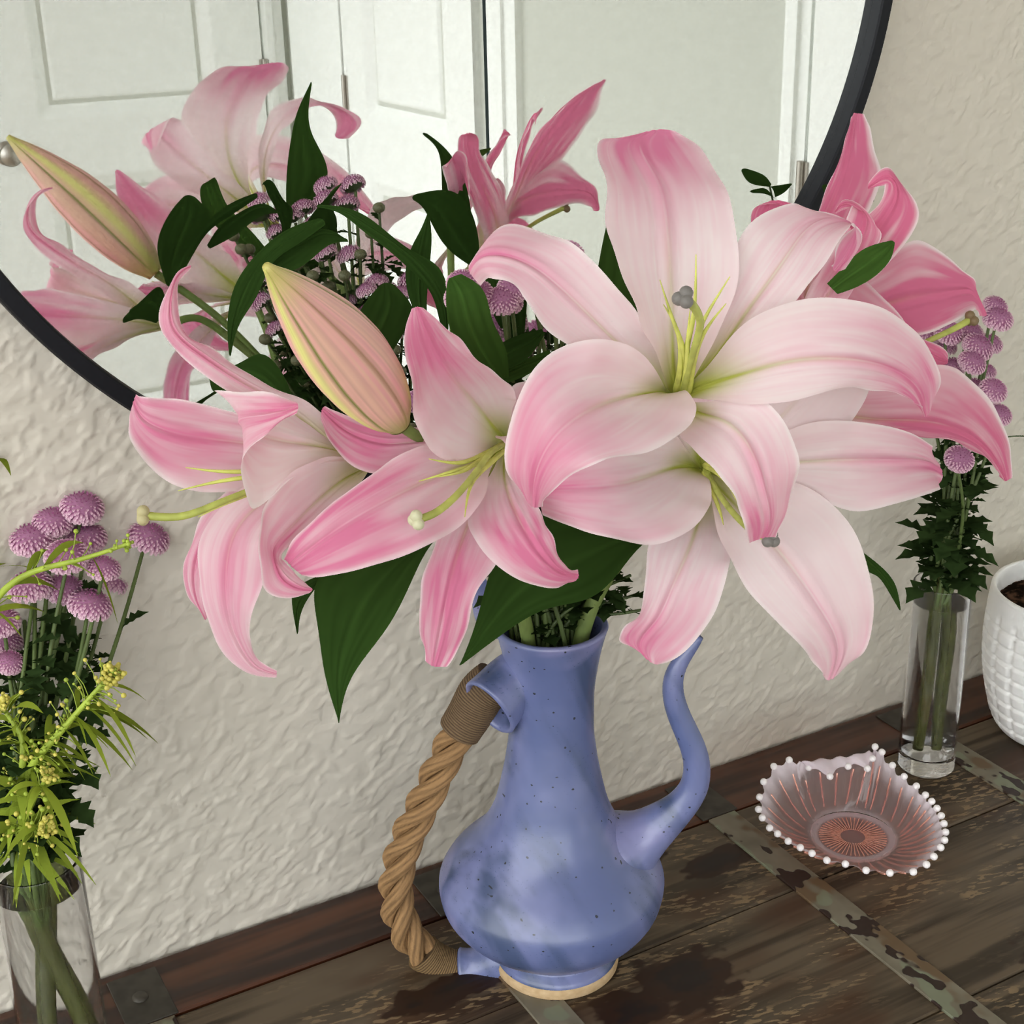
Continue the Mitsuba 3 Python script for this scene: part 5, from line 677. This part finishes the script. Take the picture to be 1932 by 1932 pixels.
tt = np.arange(nb + 1); cl = CubicSpline(tt, np.concatenate([cols, cols[:1]], 0), axis=0, bc_type='periodic')
sv = np.arange(NS) / 8.0; Pd = cl(sv)
du, dv = np.gradient(Pd, axis=0), np.gradient(Pd, axis=1); nn = np.cross(dv, du); nn /= np.linalg.norm(nn, axis=-1, keepdims=True) + 1e-12
u = np.linspace(0, 1, NP)[None, :]; wav = np.cos(2 * np.pi * sv)[:, None]
Pd = Pd + nn * (0.0009 * wav * u)[..., None]
Pd = Pd - dv / (np.linalg.norm(dv, axis=-1, keepdims=True) + 1e-12) * (0.0028 * (0.5 - 0.5 * wav) * sstep(0.8, 1, u))[..., None]
fl_ = grid_faces(NS, NP); extra = []
for j in range(NP - 1): extra += [[(NS - 1) * NP + j, (NS - 1) * NP + j + 1, j + 1], [(NS - 1) * NP + j, j + 1, j]]
opal = np.clip(0.10 + 0.85 * sstep(0.55, 1.0, u) + 0.25 * sstep(0.10, 0.0, u) + 0 * wav, 0, 1)
opal[31 * 8 - 4:35 * 8 + 4, :] = np.maximum(opal[31 * 8 - 4:35 * 8 + 4, :], sstep(0.55, 0.7, u))
put(dish + '__side', (Pd.reshape(-1, 3), np.vstack([fl_, extra])), 'bowl_glass', True, uv=np.stack([opal.reshape(-1) * 0, opal.reshape(-1)], 1))
def rosette(r, z, a): return r
fb = lathe([(0.0001, 0.0012), (0.012, 0.0012), (0.0240, 0.0016), (0.0262, 0.0026), (0.0298, 0.0030), (0.0310, 0.0022), (0.0300, 0.0002), (0.0001, 0.0002)], 144); fb.apply_translation([B0[0], B0[1], 0.0015])
rr2 = np.hypot(fb.vertices[:, 0] - B0[0], fb.vertices[:, 1] - B0[1]); ww = np.where(rr2 > 0.0250, 0.55, 0.10)
put(dish + '__base', fb, 'bowl_glass', True, uv=np.stack([ww * 0, ww], 1))
ray_ = trimesh.creation.box([0.0155, 0.0006, 0.0006]); ray_.apply_translation([0.0165, 0, 0]); rays = []
for k in range(48):
    m = ray_.copy(); m.apply_transform(trimesh.transformations.rotation_matrix(k * 2 * np.pi / 48, [0, 0, 1])); m.apply_translation([B0[0], B0[1], 0.0034]); rays.append(m)
put(dish + '__rosette', cat(*rays), 'copper_rib', False); tag(dish + '__rosette', 'fine radial lines in the base of the dish', kind=None)
for k in range(nb):
    p = cl(float(k)); n = nn[(k * 8) % NS]; i0, i1 = 3, int(NP * (0.80 if k < 31 else 0.58)); q = p[i0:i1] + n[i0:i1] * 0.0012
    put(dish + '__rib' + (f'_{k:03d}' if k else ''), tube(q[::2], np.linspace(0.0006, 0.0010, len(q[::2])), 6), 'copper_rib')
BEAD = trimesh.creation.icosphere(subdivisions=2, radius=0.0026)
bd = mikit.ply(BEAD, 'opal_bead', smooth=True)
for k in range(nb): scene[dish + '__bead' + (f'_{k:03d}' if k else '')] = {**bd, 'to_world': T().translate(rim[k].tolist())}

# ---------------------------------------------------------------- white pot
pot = 'white_plant_pot'; tag(pot, 'white ceramic plant pot with a ribbed grid surface, cut off by the right picture edge', 'plant pot')
PO = np.array([0.504, -0.100, 0.0])
def facet(r, z, a):
    n = 22; fa = np.abs(np.mod(a * n / (2 * np.pi), 1) - 0.5); fz = np.abs(np.mod(z / 0.0125, 1) - 0.5)
    amt = 0.0021 * sstep(0.112, 0.106, z) * sstep(0.004, 0.01, z)
    return r * np.ones_like(a) - amt * (sstep(0.30, 0.5, fz) * 1.0 + 0.7 * sstep(0.30, 0.5, fa))
zz = np.linspace(0.001, 0.124, 130)
pr_ = CubicSpline([0.0, 0.006, 0.02, 0.045, 0.08, 0.105, 0.125], [0.046, 0.0515, 0.0575, 0.0635, 0.0670, 0.0660, 0.0640])
o_ = [(0.0001, 0.001), (0.044, 0.001)] + [(float(pr_(z)), float(z)) for z in zz] + [(0.0632, 0.1258), (0.0612, 0.1258), (0.0600, 0.1245), (0.0595, 0.115), (0.0595, 0.08), (0.0001, 0.08)]
pm = lathe(o_, 260, facet); pm.apply_translation(PO); put(pot + '__body', pm, 'white_ceramic')
sg = lathe([(0.0594, 0.109), (0.05, 0.112), (0.035, 0.113), (0.018, 0.114), (0.0001, 0.114)][::-1], 90)
sg = sg.subdivide(); sv_ = np.array(sg.vertices); sv_[:, 2] += 0.006 * (meshkit.fbm(sv_ * 160, 3) - 0.5); sg.vertices = sv_; sg.apply_translation(PO)
put(pot + '__soil', sg, 'soil'); labels[pot + '__soil'] = {'label': 'dark brown potting soil'}

stem_tube(pot + '__twig', [PO + [0.02, 0.01, 0.112], PO + [0.05, 0.03, 0.18], PO + [0.015, 0.055, 0.229], PO + [-0.060, 0.052, 0.246]], [0.0012, 0.0010, 0.0007, 0.0004], (0.06, 0.09, 0.04), 40, 8)
labels[pot + '__twig'] = {'label': 'thin dark twig reaching left along the wall'}
